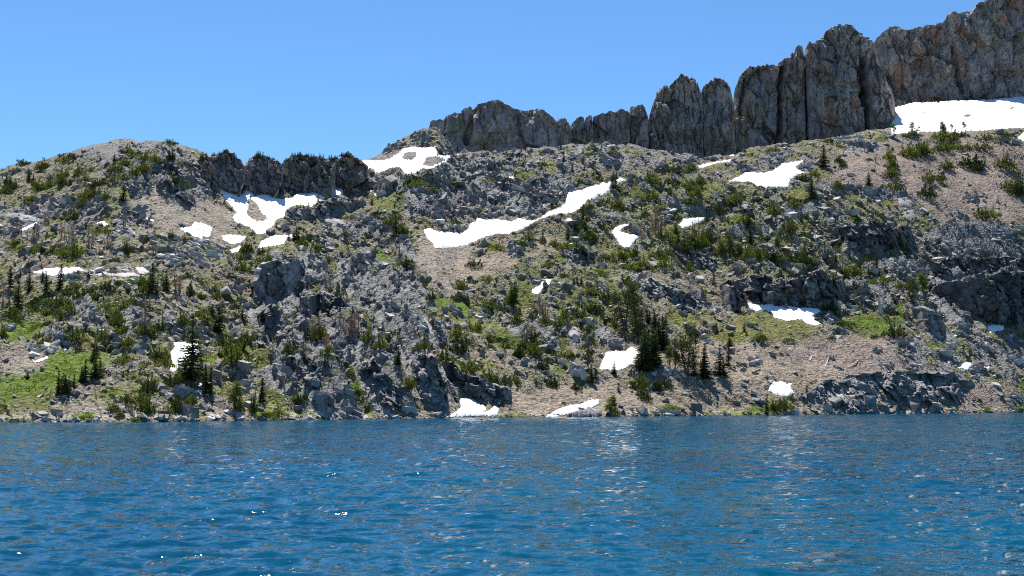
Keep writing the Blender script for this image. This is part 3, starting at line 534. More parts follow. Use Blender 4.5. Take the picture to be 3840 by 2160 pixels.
# ------------------------------------------------------------------ snow patches
def build_snow(poly, holes, label, th, name='snow_patch', mat='snow', cat='snow patch', group='snow patches on the slope'):
    rg = np.random.default_rng(abs(hash(label)) % 1000 if False else len(label)*7+len(poly))
    def dense(p, step):
        out = []
        for i in range(len(p)):
            a = np.array(p[i]); b = np.array(p[(i+1) % len(p)]); n = max(1, int(np.hypot(*(b-a))/step))
            for k in range(n):
                q = a+(b-a)*k/n; nrm = np.array([-(b-a)[1], (b-a)[0]])/(np.hypot(*(b-a))+1e-6)
                j = 0 if k == 0 else rg.normal(0, 1)*min(2.2, step*0.35)
                out.append(tuple(q+nrm*j))
        return out
    pp = np.array(poly); ext = pp.max(0)-pp.min(0); area = ext[0]*ext[1]*0.6
    step = max(3.5, math.sqrt(area/2500.0)); bp = dense(poly, max(4.0, step)); hps = [dense(h, max(4.0, step)) for h in holes]
    allb = [bp]+hps; pts = []; edges = []
    for b in allb:
        o = len(pts); pts += b; edges += [(o+i, o+(i+1) % len(b)) for i in range(len(b))]
    nb = len(pts)
    gx, gy = np.meshgrid(np.arange(pp[:,0].min(), pp[:,0].max(), step), np.arange(pp[:,1].min(), pp[:,1].max(), step*0.6))
    gx = (gx + rg.uniform(-.3,.3,gx.shape)*step).ravel(); gy = (gy + rg.uniform(-.3,.3,gy.shape)*step*0.6).ravel()
    ok = inpoly(gx, gy, bp)
    for h in hps: ok &= ~inpoly(gx, gy, h)
    d = edge_dist(gx, gy, np.array(bp))
    for h in hps: d = np.minimum(d, edge_dist(gx, gy, np.array(h)))
    ok &= d > step*0.4; pts += list(zip(gx[ok], gy[ok]))
    vs, es, fs, ov, oe, of = delaunay_2d_cdt([Vector(p) for p in pts], edges, [], 0, 1e-4)
    V = np.array([[p.x, p.y] for p in vs]); F = np.array([list(f) for f in fs if len(f) == 3])
    cen = V[F].mean(1); ins = inpoly(cen[:,0], cen[:,1], bp)
    for h in hps: ins &= ~inpoly(cen[:,0], cen[:,1], h)
    F = F[ins]
    d = edge_dist(V[:,0], V[:,1], np.array(bp))
    for h in hps: d = np.minimum(d, edge_dist(V[:,0], V[:,1], np.array(h)))
    P = GS.hit(V[:,0], V[:,1]); md = d*P[:,1]/FPX
    hgt = 0.6*th*(1-np.exp(-md/0.7)) + 0.12*perlin(P[:,0]/3, P[:,1]/3, 7)*np.clip(md, 0, 1)
    P[:,2] += np.where(d < 0.01, -0.12, hgt + 0.05)
    F = np.where((np.cross(V[F[:,1]]-V[F[:,0]], V[F[:,2]]-V[F[:,0]]) > 0)[:,None], F[:,::-1], F)
    used = np.unique(F); rem = np.full(len(P), -1); rem[used] = np.arange(len(used))
    c = P[used].mean(0); c[2] = P[used][:,2].min()
    me = mesh_np(name, P[used]-c, rem[F], MAT[mat], name == 'snow_patch')
    tag(link(name, me, loc=c), label, cat, group, 'thing')
for a in SNOW: build_snow(*a)

for lab, poly, th in SLABS:
    build_snow(poly, [], lab, th*0.8, 'rock_slab', 'rock_pale' if 'bench' in lab else 'rock_grey', 'rock slab', 'pale slabs on the slope')
# ------------------------------------------------------------------ cliffs and rock faces
def wall(name, label, cat, top, base, mat, Y=None, thick=30, res=0.5, lean=0.12, below=6, jag=0.8, style='columns', cracks=(), amp=1.0, group=None, seed=0, nround=9, tracky=False, cap_drop=3.0, backdepth=None, cell=(5.5, 12.0), leanpow=1.0):
    top = np.array(sorted(top)); base = np.array(sorted(base)); u0, u1 = top[0,0], top[-1,0]
    if Y is None:
        P = GR.hit(base[:,0], base[:,1]); Yb = P[:,1]
        Ym = np.percentile(Yb, 12) if name == 'crag' else np.median(Yb)
    else: Ym = Y
    W = (u1-u0)*Ym/FPX; na = max(24, int(W/res)); a = np.linspace(0, 1, na); u = u0 + a*(u1-u0)
    vt = np.interp(u, top[:,0], top[:,1]); vb = np.interp(u, base[:,0], base[:,1])
    if Y is None and tracky:
        uu = np.linspace(u0, u1, 40); yy = GR.hit(uu, np.interp(uu, base[:,0], base[:,1]))[:,1]
        k = np.ones(9)/9; yy = np.convolve(np.pad(yy, 4, 'edge'), k, 'valid'); y0 = np.interp(u, uu, yy)
    else: y0 = np.full(na, float(Ym))
    y0 = y0 + thick*0.75*(1-(1-np.abs(2*a-1)**nround*0.999)**(1.0/nround))
    H = np.maximum((vb-vt).max()*Ym/FPX, 1); nb = max(16, int((H+below)/res))
    tx, tzt = cam_t(u, vt); _, tzb = cam_t(u, vb)
    zt = CAM_H + tzt*y0; zb = np.minimum(CAM_H + tzb*y0, zt-1.0) - below
    X0 = tx*y0
    zt = zt + jag*(0.9*fbm(X0/4.5, X0*0+seed, seed+3, 3)*1.4 + 0.7*blocks(X0/3.0, X0*0+0.5+seed, seed+5, 0.2)[0] + (1.5*blocks(X0/7.5, X0*0+0.3+seed, seed+6, 1.2)[0] if style == 'columns' else 0))
    b = np.linspace(0, 1, nb)[:,None]
    Z = zb[None] + (zt-zb)[None]*b; Xs = X0[None]*np.ones((nb,1)); Ys = y0[None] + lean*(zt-zb)[None]*b**leanpow
    if style == 'columns':
        wx = Xs + 1.6*fbm(Xs/14, Z/22, seed+11, 3)*1.5
        c1, e1 = blocks(wx/cell[0], Z/(cell[0]*4.0) + seed + wx*0.02, seed+13, 0.8); c2, e2 = blocks(wx/2.7, Z/(cell[1]*0.6) + seed, seed+15, 0.9); c3, e3 = blocks(wx/1.2, Z/2.2, seed+19, 1.0)
        flute = np.abs(fbm(wx/3.2, Z/34, seed+17, 2))
        B1, E1 = blocks((Xs+0.3*Z)/17, Z/21 + seed, seed+27, 1.3); B2, E2 = blocks((Xs-0.2*Z)/7.5, Z/8 + seed, seed+29, 1.2)
        disp = amp*(4.8*B1 + 1.5*B2 + 3.0*c1 - 1.6*np.exp(-e1/0.07) + 1.3*c2 - 0.4*np.exp(-e2/0.06) + 0.7*c3 + 2.8*fbm(Xs/30, Z/26, seed+21, 3) - 1.4*flute + 0.4*fbm(Xs/2.5, Z/3, seed+23, 3))
    else:
        wx = Xs + 1.0*fbm(Xs/9, Z/9, seed+11, 3); wz = Z + 0.35*Xs + 1.0*fbm(Xs/9, Z/9, seed+12, 3)
        c0, e0 = blocks(wx/cell[0], wz/(cell[0]*1.1), seed+13, 1.0); c1, e1 = blocks(wx/(cell[0]*.45), wz/(cell[0]*.5), seed+15, 1.0); c2, e2 = blocks(wx/(cell[0]*.2), wz/(cell[0]*.2), seed+17, 1.0)
        disp = amp*(0.55*cell[0]*c0 - 0.12*cell[0]*np.exp(-e0/0.07) + 0.30*cell[0]*c1 - 0.05*cell[0]*np.exp(-e1/0.08) + 0.13*cell[0]*c2 + 0.3*cell[0]*fbm(Xs/(cell[0]*3), Z/(cell[0]*3), seed+21, 3))
    for (ua, va, ub, vb_, w, dep) in cracks:      # dark slots running down the face
        pa = cam_t(ua, va); pb = cam_t(ub, vb_); xa, za = pa[0]*Ym, CAM_H+pa[1]*Ym; xb, zb_ = pb[0]*Ym, CAM_H+pb[1]*Ym
        tt = np.clip((za-Z)/(za-zb_+1e-6), 0, 1); xc = xa+(xb-xa)*tt + 0.7*fbm(Z/7, Z*0+xa, seed+31, 2)
        m = (Z < za+4) & (Z > zb_-4)
        disp = np.where(m, disp - dep*np.exp(-((Xs-xc)/w)**4), disp)
    edge = (1-np.abs(2*a-1)**14)[None]
    Yd = Ys - disp*edge*sstep(0, 0.08, b) 
    Xd = Xs + 0.25*disp*perlin(Xs/5, Z/6, seed+41)
    rows = [np.stack([Xd, Yd, Z], -1)]
    bd = backdepth or thick
    for k, (fy, fz) in enumerate(((0.06, 0.05), (0.18, 0.25), (0.45, 0.6), (1.0, 1.0))):      # the top runs back and closes behind
        yb = np.maximum(Yd[-1]+0.4*(k+1), y0 + bd*fy + lean*(zt-zb))
        xx = X0*yb/y0*1.0
        zz = zt - cap_drop*fz + jag*0.8*fbm(xx/3, yb/3, seed+51, 3)*(k < 3)
        rows.append(np.stack([xx, yb, zz], -1)[None])
    yb = rows[-1][0,:,1]; rows.append(np.stack([rows[-1][0,:,0], yb+1.0, zb-2], -1)[None])
    V = np.concatenate(rows, 0); n, m_ = V.shape[:2]; V = V.reshape(-1,3)
    qd = (np.arange(n-1)[:,None]*m_ + np.arange(m_-1)[None]).ravel()
    F = np.stack([qd, qd+1, qd+m_+1, qd+m_], 1)
    for col in (0, m_-1):
        ring = np.arange(n)*m_ + col
    c = V.mean(0); c[2] = V[:,2].min()
    me = mesh_np(name, V-c, F, MAT[mat], False)
    o = link(name, me, loc=c)
    if label: tag(o, label, cat, group)
    return o

G_C = 'volcanic cliffs along the skyline'
wall('cliff', 'tall stepped headwall above the high snowfield, banded brown and grey', 'cliff',
     TQ((2190,200),(2203,110),(2215,85),(2235,68),(2250,60),(2300,58),(2340,55),(2350,50),(2375,45),(2390,40),(2395,32),(2420,25),(2430,18),(2460,10),(2480,-2),(2520,-20),(2576,-40),(2750,-60),(3050,-40)),
     TQ((2190,330),(2250,262),(2270,273),(2320,277),(2380,273),(2450,266),(2576,252),(2750,235),(3050,220)), 'cliff_brown', Y=930, thick=60, res=0.62, seed=1, lean=0.16, below=10, amp=1.15, group=G_C, cell=(8,14), jag=1.5,
     cracks=[TK((2045,380))[0]+TK((2090,700))[0]+(1.5,6.0), TK((2420,590))[0]+TK((2421,610))[0]+(12,2.5), TK((1370,380))[0]+TK((1560,700))[0]+(2.6,8.0)])
wall('rock_tower', 'highest rock tower with rust streaks and black vertical cracks', 'rock tower',
     TQ((2029,150),(2032,108),(2070,90),(2100,65),(2130,52),(2145,50),(2155,60),(2166,78),(2180,73),(2192,82),(2203,120),(2215,165),(2240,225),(2252,262),(2253,300)),
     TQ((2029,365),(2253,335)), 'cliff_brown', Y=842, thick=40, res=0.52, seed=2, lean=0.10, below=14, amp=1.1, group=G_C, jag=1.5,
     cracks=[TK((1305,480))[0]+TK((1335,1035))[0]+(1.7,14.0), TK((1290,560))[0]+TK((1310,800))[0]+(3.2,8.0), TK((1110,720))[0]+TK((1240,725))[0]+(5,2)])
wall('cliff', 'broad dark cliff with a straight crack, joined to the highest tower', 'cliff',
     TQ((1847,250),(1852,215),(1862,193),(1880,172),(1900,157),(1930,150),(1960,146),(1985,130),(2008,118),(2018,110),(2025,130),(2031,165)),
     TQ((1847,400),(1900,375),(2031,365)), 'cliff_brown', Y=846, thick=38, res=0.52, seed=4, lean=0.11, below=14, amp=1.05, group=G_C, jag=1.6,
     cracks=[TK((640,560))[0]+TK((600,1145))[0]+(1.5,12.0), TK((330,700))[0]+TK((300,930))[0]+(1.2,6.0)])
wall('rock_buttress', 'low slanting buttress leaning on the foot of the broad dark cliff', 'rock buttress',
     TK((255,960),(290,925),(330,945),(400,1030),(460,1090),(520,1150)), TK((255,1230),(520,1170)), 'cliff_grey', Y=835, thick=12, res=0.45, seed=5, lean=0.18, below=8, amp=0.5, group=G_C)
wall('rock_tower', 'narrow fluted tower standing between the columned tower and broad cliff', 'rock tower',
     TQ((1764,250),(1770,222),(1782,195),(1800,191),(1822,200),(1838,222),(1846,255),(1850,300)), TQ((1764,400),(1850,400)), 'cliff_brown', Y=805, thick=24, res=0.45, seed=6, lean=0.12, below=12, amp=0.95, group=G_C, jag=2.2)
wall('rock_tower', 'columned tower of thin vertical ribs on the ridge', 'rock tower',
     TQ((1630,320),(1636,285),(1648,248),(1664,215),(1680,200),(1700,190),(1722,186),(1742,193),(1757,212),(1766,235),(1772,270)), TQ((1630,385),(1772,402)), 'cliff_brown', Y=800, thick=30, res=0.45, seed=7, lean=0.14, below=12, amp=1.1, group=G_C, cell=(3.6,14), jag=2.2)
for i, (lab, tp) in enumerate([
     ('squat block pinnacle beside the columned tower', TL((2195,300),(2202,212),(2250,190),(2310,205),(2330,250),(2345,330))),
     ('jagged humped crag with stepped top in the pinnacle row', TL((1890,400),(1900,305),(1940,272),(2000,242),(2080,238),(2100,225),(2140,212),(2185,232),(2200,290))),
     ('thin finger pinnacle with a cleft beside it', TL((1832,380),(1840,300),(1865,280),(1888,292),(1902,420))),
     ('slim leaning pinnacle next to the thin finger', TL((1675,470),(1715,400),(1730,335),(1765,310),(1810,287),(1832,300),(1842,400))),
     ('small rounded horn at the end of the domed crag', TL((1600,380),(1614,300),(1645,288),(1690,305),(1718,345),(1725,430)))]):
    u = [p[0] for p in tp]; wall('rock_pinnacle', lab, 'pinnacle', tp, [(min(u), 300+520/2.1467+18), (max(u), 300+520/2.1467+18)], 'cliff_grey', Y=[782,776,768,764,758][i], thick=16, res=0.42, seed=10+i, lean=0.14, below=10, amp=0.75, group=G_C, jag=1.3)
wall('rock_dome', 'large dark domed crag on the ridge above the saddle snowfield', 'crag',
     TL((572,400),(582,325),(602,296),(650,287),(690,300),(705,270),(760,240),(830,215),(900,185),(940,176),(1000,150),(1050,145),(1110,130),(1160,138),(1190,165),(1240,180),(1320,205),(1400,205),(1480,218),(1540,240),(1580,280),(1612,330),(1630,420)),
     TL((572,520),(700,560),(820,615),(1000,605),(1630,530)), 'cliff_brown', Y=752, thick=45, res=0.5, seed=20, lean=0.22, below=14, amp=0.8, group=G_C, style='columns', cell=(9,9), jag=0.6,
     cracks=[TL((935,180))[0]+TL((880,450))[0]+(1.6,8.0), TL((1480,250))[0]+TL((1440,350))[0]+(1.5,2.0)])
G_L = 'dark tree-topped crags on the low ridge'
for i, (lab, tp, bs) in enumerate([
     ('tree-topped crag with a sheer wall beside the bare summit slope', TQ((505,388),(524,392),(534,384),(545,377),(553,380),(562,372),(570,379),(580,378),(590,390),(600,396),(608,410),(616,424)), TQ((505,400),(524,430),(540,470),(560,486),(580,494),(598,486),(608,452),(616,428))),
     ('fang-shaped tree-topped crag between two snow gullies', TQ((606,424),(614,410),(622,398),(632,393),(640,383),(650,386),(662,381),(674,388),(684,390),(694,404),(702,408),(712,418)), TQ((606,430),(618,460),(640,486),(660,492),(684,486),(700,458),(712,424))),
     ('widest tree-topped crag with split pale slabs at its foot', TQ((698,416),(708,408),(718,402),(730,389),(742,384),(752,388),(764,382),(778,390),(792,384),(806,392),(820,392),(832,402),(842,404)), TQ((698,422),(712,455),(730,486),(750,494),(780,488),(812,482),(842,474))),
     ('end crag of the tree-topped row, sloping down to the saddle snow', TQ((818,404),(832,396),(842,389),(850,391),(860,383),(872,380),(884,388),(893,390),(902,400),(912,408),(926,416)), TQ((818,478),(845,470),(870,456),(895,440),(926,420)))]):
    wall('crag', lab, 'crag', tp, bs, 'cliff_grey', thick=20, res=0.34, seed=30+i, lean=0.28, below=5, amp=1.35, group=G_L, style='blocks', cell=(4.2, 1), jag=1.5, nround=12)
# rock faces on the slope
G_F = 'rock faces standing out of the slope'
FACES = [
 ('long dark cliff band with a vertical jointed face above the wide snow patch', TG((1940,110),(2000,90),(2100,62),(2200,40),(2300,30),(2390,20)) + TH((60,235),(150,240),(300,220),(420,160),(480,200),(560,240),(640,255)), TG((1940,170),(2100,190),(2200,280),(2390,300)) + TH((150,452),(330,472),(470,470),(560,425),(640,400)), 'rock_dark', 7),
 ('dark jointed cliff under turf ledges, mid slope below pink scree', TD((590,1200),(700,1155),(850,1190),(1000,1170),(1060,1130),(1150,1165),(1250,1225),(1400,1180),(1450,1250)), TD((590,1250),(800,1390),(950,1425),(1200,1449),(1450,1400)), 'rock_dark', 6),
 ('huge black overhanging cliff with yellow lichen above the oval snow patch', TH((1350,320),(1420,270),(1560,235),(1700,205),(1850,180),(2108,170),(2400,160)), TH((1350,345),(1500,410),(1650,520),(1800,600),(1950,602),(2108,575),(2400,560)), 'rock_dark', 8),
 ('stepped dark ledges above the black overhang', TH((1340,90),(1450,60),(1600,40),(1800,45),(2108,50),(2400,40)), TH((1340,190),(1600,220),(1850,165),(2108,160),(2400,150)), 'rock_dark', 6),
 ('sheer dark slab wall above the waterline snow bank', TF((1715,860),(1760,838),(1850,865),(1950,945),(2050,975),(2100,990),(2150,1040)), TF((1715,880),(1780,960),(1900,1090),(2080,1182),(2150,1200)), 'rock_dark', 5),
 ('tall slabby pillar beside the waterline snow bank', TF((2100,1070),(2130,1040),(2200,1060),(2280,1065),(2340,1085),(2390,1110)), TF((2100,1195),(2200,1225),(2290,1265),(2390,1225)), 'rock_grey', 4),
 ('big rounded grey buttress at the head of the slanting ribs', TR((90,330),(130,220),(200,150),(300,110),(400,110),(470,170),(520,260)), TR((90,520),(200,500),(350,430),(520,390)), 'rock_grey', 5),
 ('blocky dark buttress under the rounded one, lichen streaked', TR((132,620),(170,540),(230,505),(280,515),(320,580),(345,650)), TR((132,660),(200,745),(280,735),(345,690)), 'rock_dark', 4),
 ('shadowed square buttress beside a grass gully', TR((470,450),(540,420),(640,400),(700,405),(760,420),(830,500)), TR((470,580),(600,590),(690,580),(830,540)), 'rock_dark', 5),
 ('long shadowed rib face slanting down to boulders', TR((330,940),(400,900),(450,980),(520,1000),(600,1010)), TR((330,950),(400,1010),(500,1160),(600,1200)), 'rock_dark', 5),
 ('large shadowed rib face between two grassy gullies', TR((915,1060),(960,1000),(1040,960),(1110,1030),(1180,1090),(1260,1180),(1320,1260)), TR((915,1090),(1000,1190),(1080,1290),(1200,1350),(1320,1370)), 'rock_dark', 5),
 ('tall rib face with a pale slab running down its edge', TR((1340,960),(1380,910),(1450,890),(1530,900),(1560,1010),(1600,1130),(1640,1260)), TR((1340,1040),(1400,1220),(1450,1290),(1640,1370)), 'rock_grey', 5),
 ('low dark wall under the mid-slope shrubs', TC((480,1260),(560,1230),(620,1180),(720,1180),(800,1240),(870,1290)), TC((480,1300),(600,1350),(750,1360),(870,1330)), 'rock_dark', 4),
 ('dark wall below shrubs, mid slope', TC((1590,1230),(1650,1180),(1720,1190),(1800,1240),(1900,1260),(1990,1290),(2060,1330)), TC((1590,1280),(1700,1300),(1850,1400),(2060,1440)), 'rock_dark', 5),
 ('grey slab cliff slanting beneath a grassy shoulder', TG((1170,90),(1230,45),(1320,60),(1480,110),(1600,160),(1780,240),(1880,300)), TG((1170,190),(1400,250),(1560,310),(1700,350),(1880,330)), 'rock_grey', 5),
 ('rough dark pillar at the end of the cliff band', TG((1960,190),(2000,120),(2080,130),(2170,190),(2200,260)), TG((1960,280),(2040,380),(2120,380),(2200,320)), 'rock_dark', 4),
 ('bulging grey buttress with cracked slabs by a lone twisted pine', TH((1200,500),(1240,455),(1290,450),(1340,480),(1420,540),(1440,620)), TH((1200,600),(1290,690),(1380,740),(1440,690)), 'rock_grey', 4),
 ('rounded knoll of split slabs under the strip of snow', TB((290,870),(340,790),(420,770),(560,800),(700,720),(860,680),(1000,690),(1100,740)), TB((290,900),(500,950),(800,900),(1100,800)), 'rock_grey', 5),
 ('dark overhung blocks in the rubble field above the diagonal snow', TB((1650,800),(1720,785),(1820,820),(1900,850),(1960,880)), TB((1650,830),(1750,880),(1860,895),(1960,890)), 'rock_dark', 4),
 ('boulder pile with a flat face at the edge of the diagonal snow', TB((1800,1000),(1880,965),(2000,985),(2080,975),(2145,985)), TB((1800,1030),(1880,1050),(2020,1062),(2145,1010)), 'rock_pale', 3),
 ('dark spur of broken ribs on the bare hill', TA((1570,560),(1600,500),(1680,530),(1760,600),(1850,640),(1950,760)), TA((1570,640),(1700,720),(1800,790),(1950,800)), 'rock_dark', 4),
 ('steep shadowed ribs beside the summit slope', TA((1600,380),(1680,330),(1760,360),(1850,430),(1930,480),(2000,560)), TA((1600,410),(1750,480),(1880,560),(2000,620)), 'rock_dark', 4),
 ('grey spur of slabs below the bare hill shrubs', TA((1190,560),(1240,520),(1380,500),(1480,560),(1530,620)), TA((1190,600),(1320,650),(1420,660),(1530,650)), 'rock_grey', 3.5)]
for i, (lab, tp, bs, mt, cell) in enumerate(FACES):
    wall('cliff', lab, 'cliff', tp, bs, mt, thick=max(9, cell*2.2), res=0.30, seed=60+i*3, lean=-0.08 if 'black overhanging' in lab else (0.12 if ('cliff band with' in lab or 'jointed cliff' in lab or 'sheer' in lab) else 0.48), below=3, amp=1.35, group=G_F, style='blocks', cell=(cell*0.85, 1), jag=1.5, tracky=True, cap_drop=0.5)
# the great outcrop on the shore: stacked angular blocks on a whaleback
wall('shore_outcrop', 'great rounded outcrop of angular blocks rising straight from the lake', 'rock outcrop',
     TH((150,1290),(180,1240),(300,1205),(430,1135),(520,1055),(640,1062),(750,1032),(850,992),(1000,1002),(1200,992),(1420,997),(1560,1022),(1700,1090),(1730,1165),(1765,1280),(1775,1330)),
     TH((150,1345),(1775,1338)), 'rock_grey', thick=34, res=0.25, seed=140, lean=0.85, leanpow=1.5, below=3, amp=1.05, style='blocks', cell=(4.6, 1), jag=1.3, nround=4, cap_drop=1.0, tracky=True)
# ------------------------------------------------------------------ loose rock
def hull(n, rg, boxy):
    bm = bmesh.new()
    for i in range(n):
        if rg.random() < boxy:
            p = np.array([rg.choice([-1,1]), rg.choice([-1,1]), rg.choice([-1,1])])*rg.uniform(0.72, 1.0, 3)
        else:
            p = rg.normal(0, 1, 3); p /= np.linalg.norm(p)
        bm.verts.new(p)
    bmesh.ops.convex_hull(bm, input=bm.verts)
    bmesh.ops.delete(bm, geom=[v for v in bm.verts if not v.link_faces], context='VERTS')
    bmesh.ops.recalc_face_normals(bm, faces=bm.faces); bmesh.ops.triangulate(bm, faces=bm.faces)
    bm.verts.index_update()
    v = np.array([x.co[:] for x in bm.verts]); f = np.array([[x.index for x in q.verts] for q in bm.faces]); bm.free()
    v -= (v.max(0)+v.min(0))/2; v /= np.abs(v).max(0)
    return v, f
rgh = np.random.default_rng(3)
LIB = [hull(11+int(rgh.integers(0,5)), rgh, 0.42) for i in range(28)]
LIBB = [hull(22+int(rgh.integers(0,8)), rgh, 0.5) for i in range(16)]
def rotm(yaw, tx, ty):
    cy, sy, cx, sx, cz, sz = np.cos(ty), np.sin(ty), np.cos(tx), np.sin(tx), np.cos(yaw), np.sin(yaw)
    R = np.empty((len(yaw), 3, 3))
    R[:,0,0] = cz*cy; R[:,0,1] = cz*sy*sx-sz*cx; R[:,0,2] = cz*sy*cx+sz*sx
    R[:,1,0] = sz*cy; R[:,1,1] = sz*sy*sx+cz*cx; R[:,1,2] = sz*sy*cx-cz*sx
    R[:,2,0] = -sy; R[:,2,1] = cy*sx; R[:,2,2] = cy*cx
    return R
def merge(P, dims, R, lib, which):
    vs, fs, off = [], [], 0
    for k in range(len(lib)):
        m = which == k
        if not m.any(): continue
        v, f = lib[k]; n = m.sum()
        w = np.einsum('nij,nvj->nvi', R[m], v[None]*dims[m][:,None,:]) + P[m][:,None,:]
        vs.append(w.reshape(-1,3)); fs.append((f[None] + (np.arange(n)*len(v))[:,None,None] + off).reshape(-1,3)); off += n*len(v)
    return np.concatenate(vs), np.concatenate(fs)
LAND = [('the bare grey summit',460,540),('the dark tree-topped crags',1080,600),('the branching snowfield',920,780),('the saddle snowfield',1560,600),('the domed crag',1880,500),('the long diagonal snowfield',1980,840),
 ('the arrow-shaped snow patch',2350,880),('the pale wedge of snow',2860,655),('the columned tower',2540,520),('the highest tower',3190,490),('the high snowfield',3500,480),('the pink scree slope',3560,660),('the dark cliff band',2990,1080),
 ('the jointed mid-slope cliff',3260,860),('the black overhang',3660,1100),('the great shore outcrop',3330,1480),('the squarish snow patch',2320,1350),('the waterline snow bank',1780,1530),('the shoreline snow strip',2150,1540),('the slanting ribs',1420,1400),('the rounded grey buttress',1030,1060),
 ('the lone big fir',720,1380),('the bright green meadow',230,1400),('the bench of pale slabs',430,1015),('the grove of dead trees',270,930),('the bent snow patch',2030,1070),('the gravel gully',1690,980),('the fir grove',2440,1260),('the pale round shore boulder',810,1550),('the cliff-band snow patch',3010,1170),
 ('the tan shore scree',2080,1450),('the pair of tall pines',2350,1200),('the knoll snow strip',1040,900)]
USED = {}
ORD = ['','second ','third ','fourth ','fifth ','sixth ','seventh ','eighth ','ninth ','tenth ','eleventh ','twelfth ','thirteenth ','fourteenth ','fifteenth ','sixteenth ','seventeenth ','eighteenth ','nineteenth ','twentieth ']
def relabel(items, verbs=('above', 'below', 'beside')):
    """items: (object, u, v, look words, noun). Names each by its look and its place from a landmark; ranks the rest outwards."""
    buck = {}
    for it in items:
        o, u, v, look, noun = it
        d = [math.hypot(u-x, (v-y)*1.5) for _, x, y in LAND]; k = int(np.argmin(d)); nm, x, y = LAND[k]
        rel = verbs[2] if abs(u-x) > abs(v-y)*1.3 else (verbs[0] if v < y else verbs[1])
        buck.setdefault((look, noun, rel, nm), []).append((d[k], o))
    for (look, noun, rel, nm), l in buck.items():
        l.sort(key=lambda q: q[0])
        for i, (_, o) in enumerate(l):
            if len(l) == 1: o['label'] = f'{look} {noun} {rel} {nm}'
            else: o['label'] = f'{look} {noun} {rel} {nm}, {ORD[i] if i else "first "}out' if i < len(ORD) else f'{look} {noun} {rel} {nm}, farther out'

# scatter over the whole slope by share of rock
def scatter_px(n, rg):
    u = rg.uniform(-260, 4100, n*3); v = rg.uniform(430, 1596, n*3)
    tx, tz = cam_t(u, v); lo = np.interp(tx, sh_tx, sh_tz); hi = np.interp(tx, rd_tx, rd_tz)
    k = (tz > lo+0.0004) & (tz < hi-0.0008); return u[k][:n], v[k][:n]
rg = np.random.default_rng(21)
u, v = scatter_px(110000, rg)
us = rg.uniform(-200, 4040, 2600); ts = np.interp(cam_t(us, 1550)[0], sh_tx, sh_tz); vs = cam_uv(0*us, ts)[1] + 0.9 - 14*rg.random(2600)**1.6; NSH = 2600
u = np.concatenate([u, us]); v = np.concatenate([v, vs]); P = GR.hit(u, v); R_ = GR.field(ROCK, P[:,0], P[:,1]); R_[-NSH:] = np.maximum(R_[-NSH:], 0.75); sn = GR.field(SNM, P[:,0], P[:,1])
clump = 0.55 + 0.9*fbm(P[:,0]/8, P[:,1]/10, 81, 3)
keep = (rg.random(len(u)) < np.clip(R_*0.68*np.clip(clump*1.5-0.25, 0.03, 1.5), 0, 1)) & (sn < 0.2) & (P[:,2] > np.where(np.arange(len(u)) >= len(u)-NSH, -0.35, 0.02))
u, v, P, R_ = u[keep], v[keep], P[keep], R_[keep]; n = len(u)
px = 1.15*np.clip(rg.pareto(2.15, n)+1, 1, 6.5)*(0.75+0.45*R_)            # size in final pixels, as seen
size = np.clip(px*P[:,1]/1391.0*0.5, 0.16, 3.0)
BLKr = GR.field(BLK, P[:,0], P[:,1])
dims = size[:,None]*np.stack([rg.uniform(0.8,1.35,n), rg.uniform(0.65,1.05,n), rg.uniform(0.38,0.8,n)], 1)
dims[:,0] *= np.where(BLKr > 0.75, 1.5, 1.0)
yaw = np.where(BLKr > 0.75, rg.normal(-1.3, 0.35, n), 0) + (BLKr <= 0.75)*np.where(rg.random(n) < 0.5, rg.normal(-0.6, 0.35, n), rg.uniform(0, 6.28, n)); Rm = rotm(yaw, rg.normal(-0.15, 0.32, n), rg.normal(0.12, 0.30, n))
P[:,2] += dims[:,2]*0.25
order = np.argsort(-size*FPX/P[:,1]); vis = (u[order] > 0) & (u[order] < 3840); big = order[vis][:300]; rest = np.setdiff1d(np.arange(n), big)
which = rg.integers(0, len(LIB), n)
pale = (rg.random(n) < 0.30) & (BLKr < 0.9); dark = rg.random(n) < 0.38
for nm, sel, mt, lb in (('talus', rest[~pale[rest] & ~dark[rest]], 'rock_grey', 'countless small angular grey stones strewn over the slope'), ('dark_talus', rest[~pale[rest] & dark[rest]], 'rock_dark', 'countless small dark stones strewn over the slope'), ('rubble', rest[pale[rest]], 'rock_pale', 'countless small pale stones scattered through the rubble')):
    V, F = merge(P[sel], dims[sel], Rm[sel], LIB, which[sel])
    tag(link(nm, mesh_np(nm, V, F, MAT[mt])), lb, 'rubble', kind='stuff')
bmesh_ = {}
items = []
for i in big:
    k = int(rg.integers(0, len(LIBB))); m = 'rock_pale' if pale[i] else ('rock_dark' if rg.random() < 0.25 else 'rock_grey')
    if (k, m) not in bmesh_: bmesh_[k, m] = mesh_np('boulder', LIBB[k][0], LIBB[k][1], MAT[m])
    o = link('boulder', bmesh_[k, m], loc=P[i]); M = Matrix(Rm[i].tolist()); o.rotation_euler = M.to_euler(); o.scale = dims[i]*1.12
    tag(o, None, 'boulder', 'boulders lying on the slope')
    sh = 'flat' if dims[i][2] < 0.5*dims[i][0] else 'chunky'
    items.append((o, u[i], v[i], {'rock_pale':'pale ','rock_dark':'dark ','rock_grey':'grey '}[m]+sh, 'boulder'))
relabel(items)

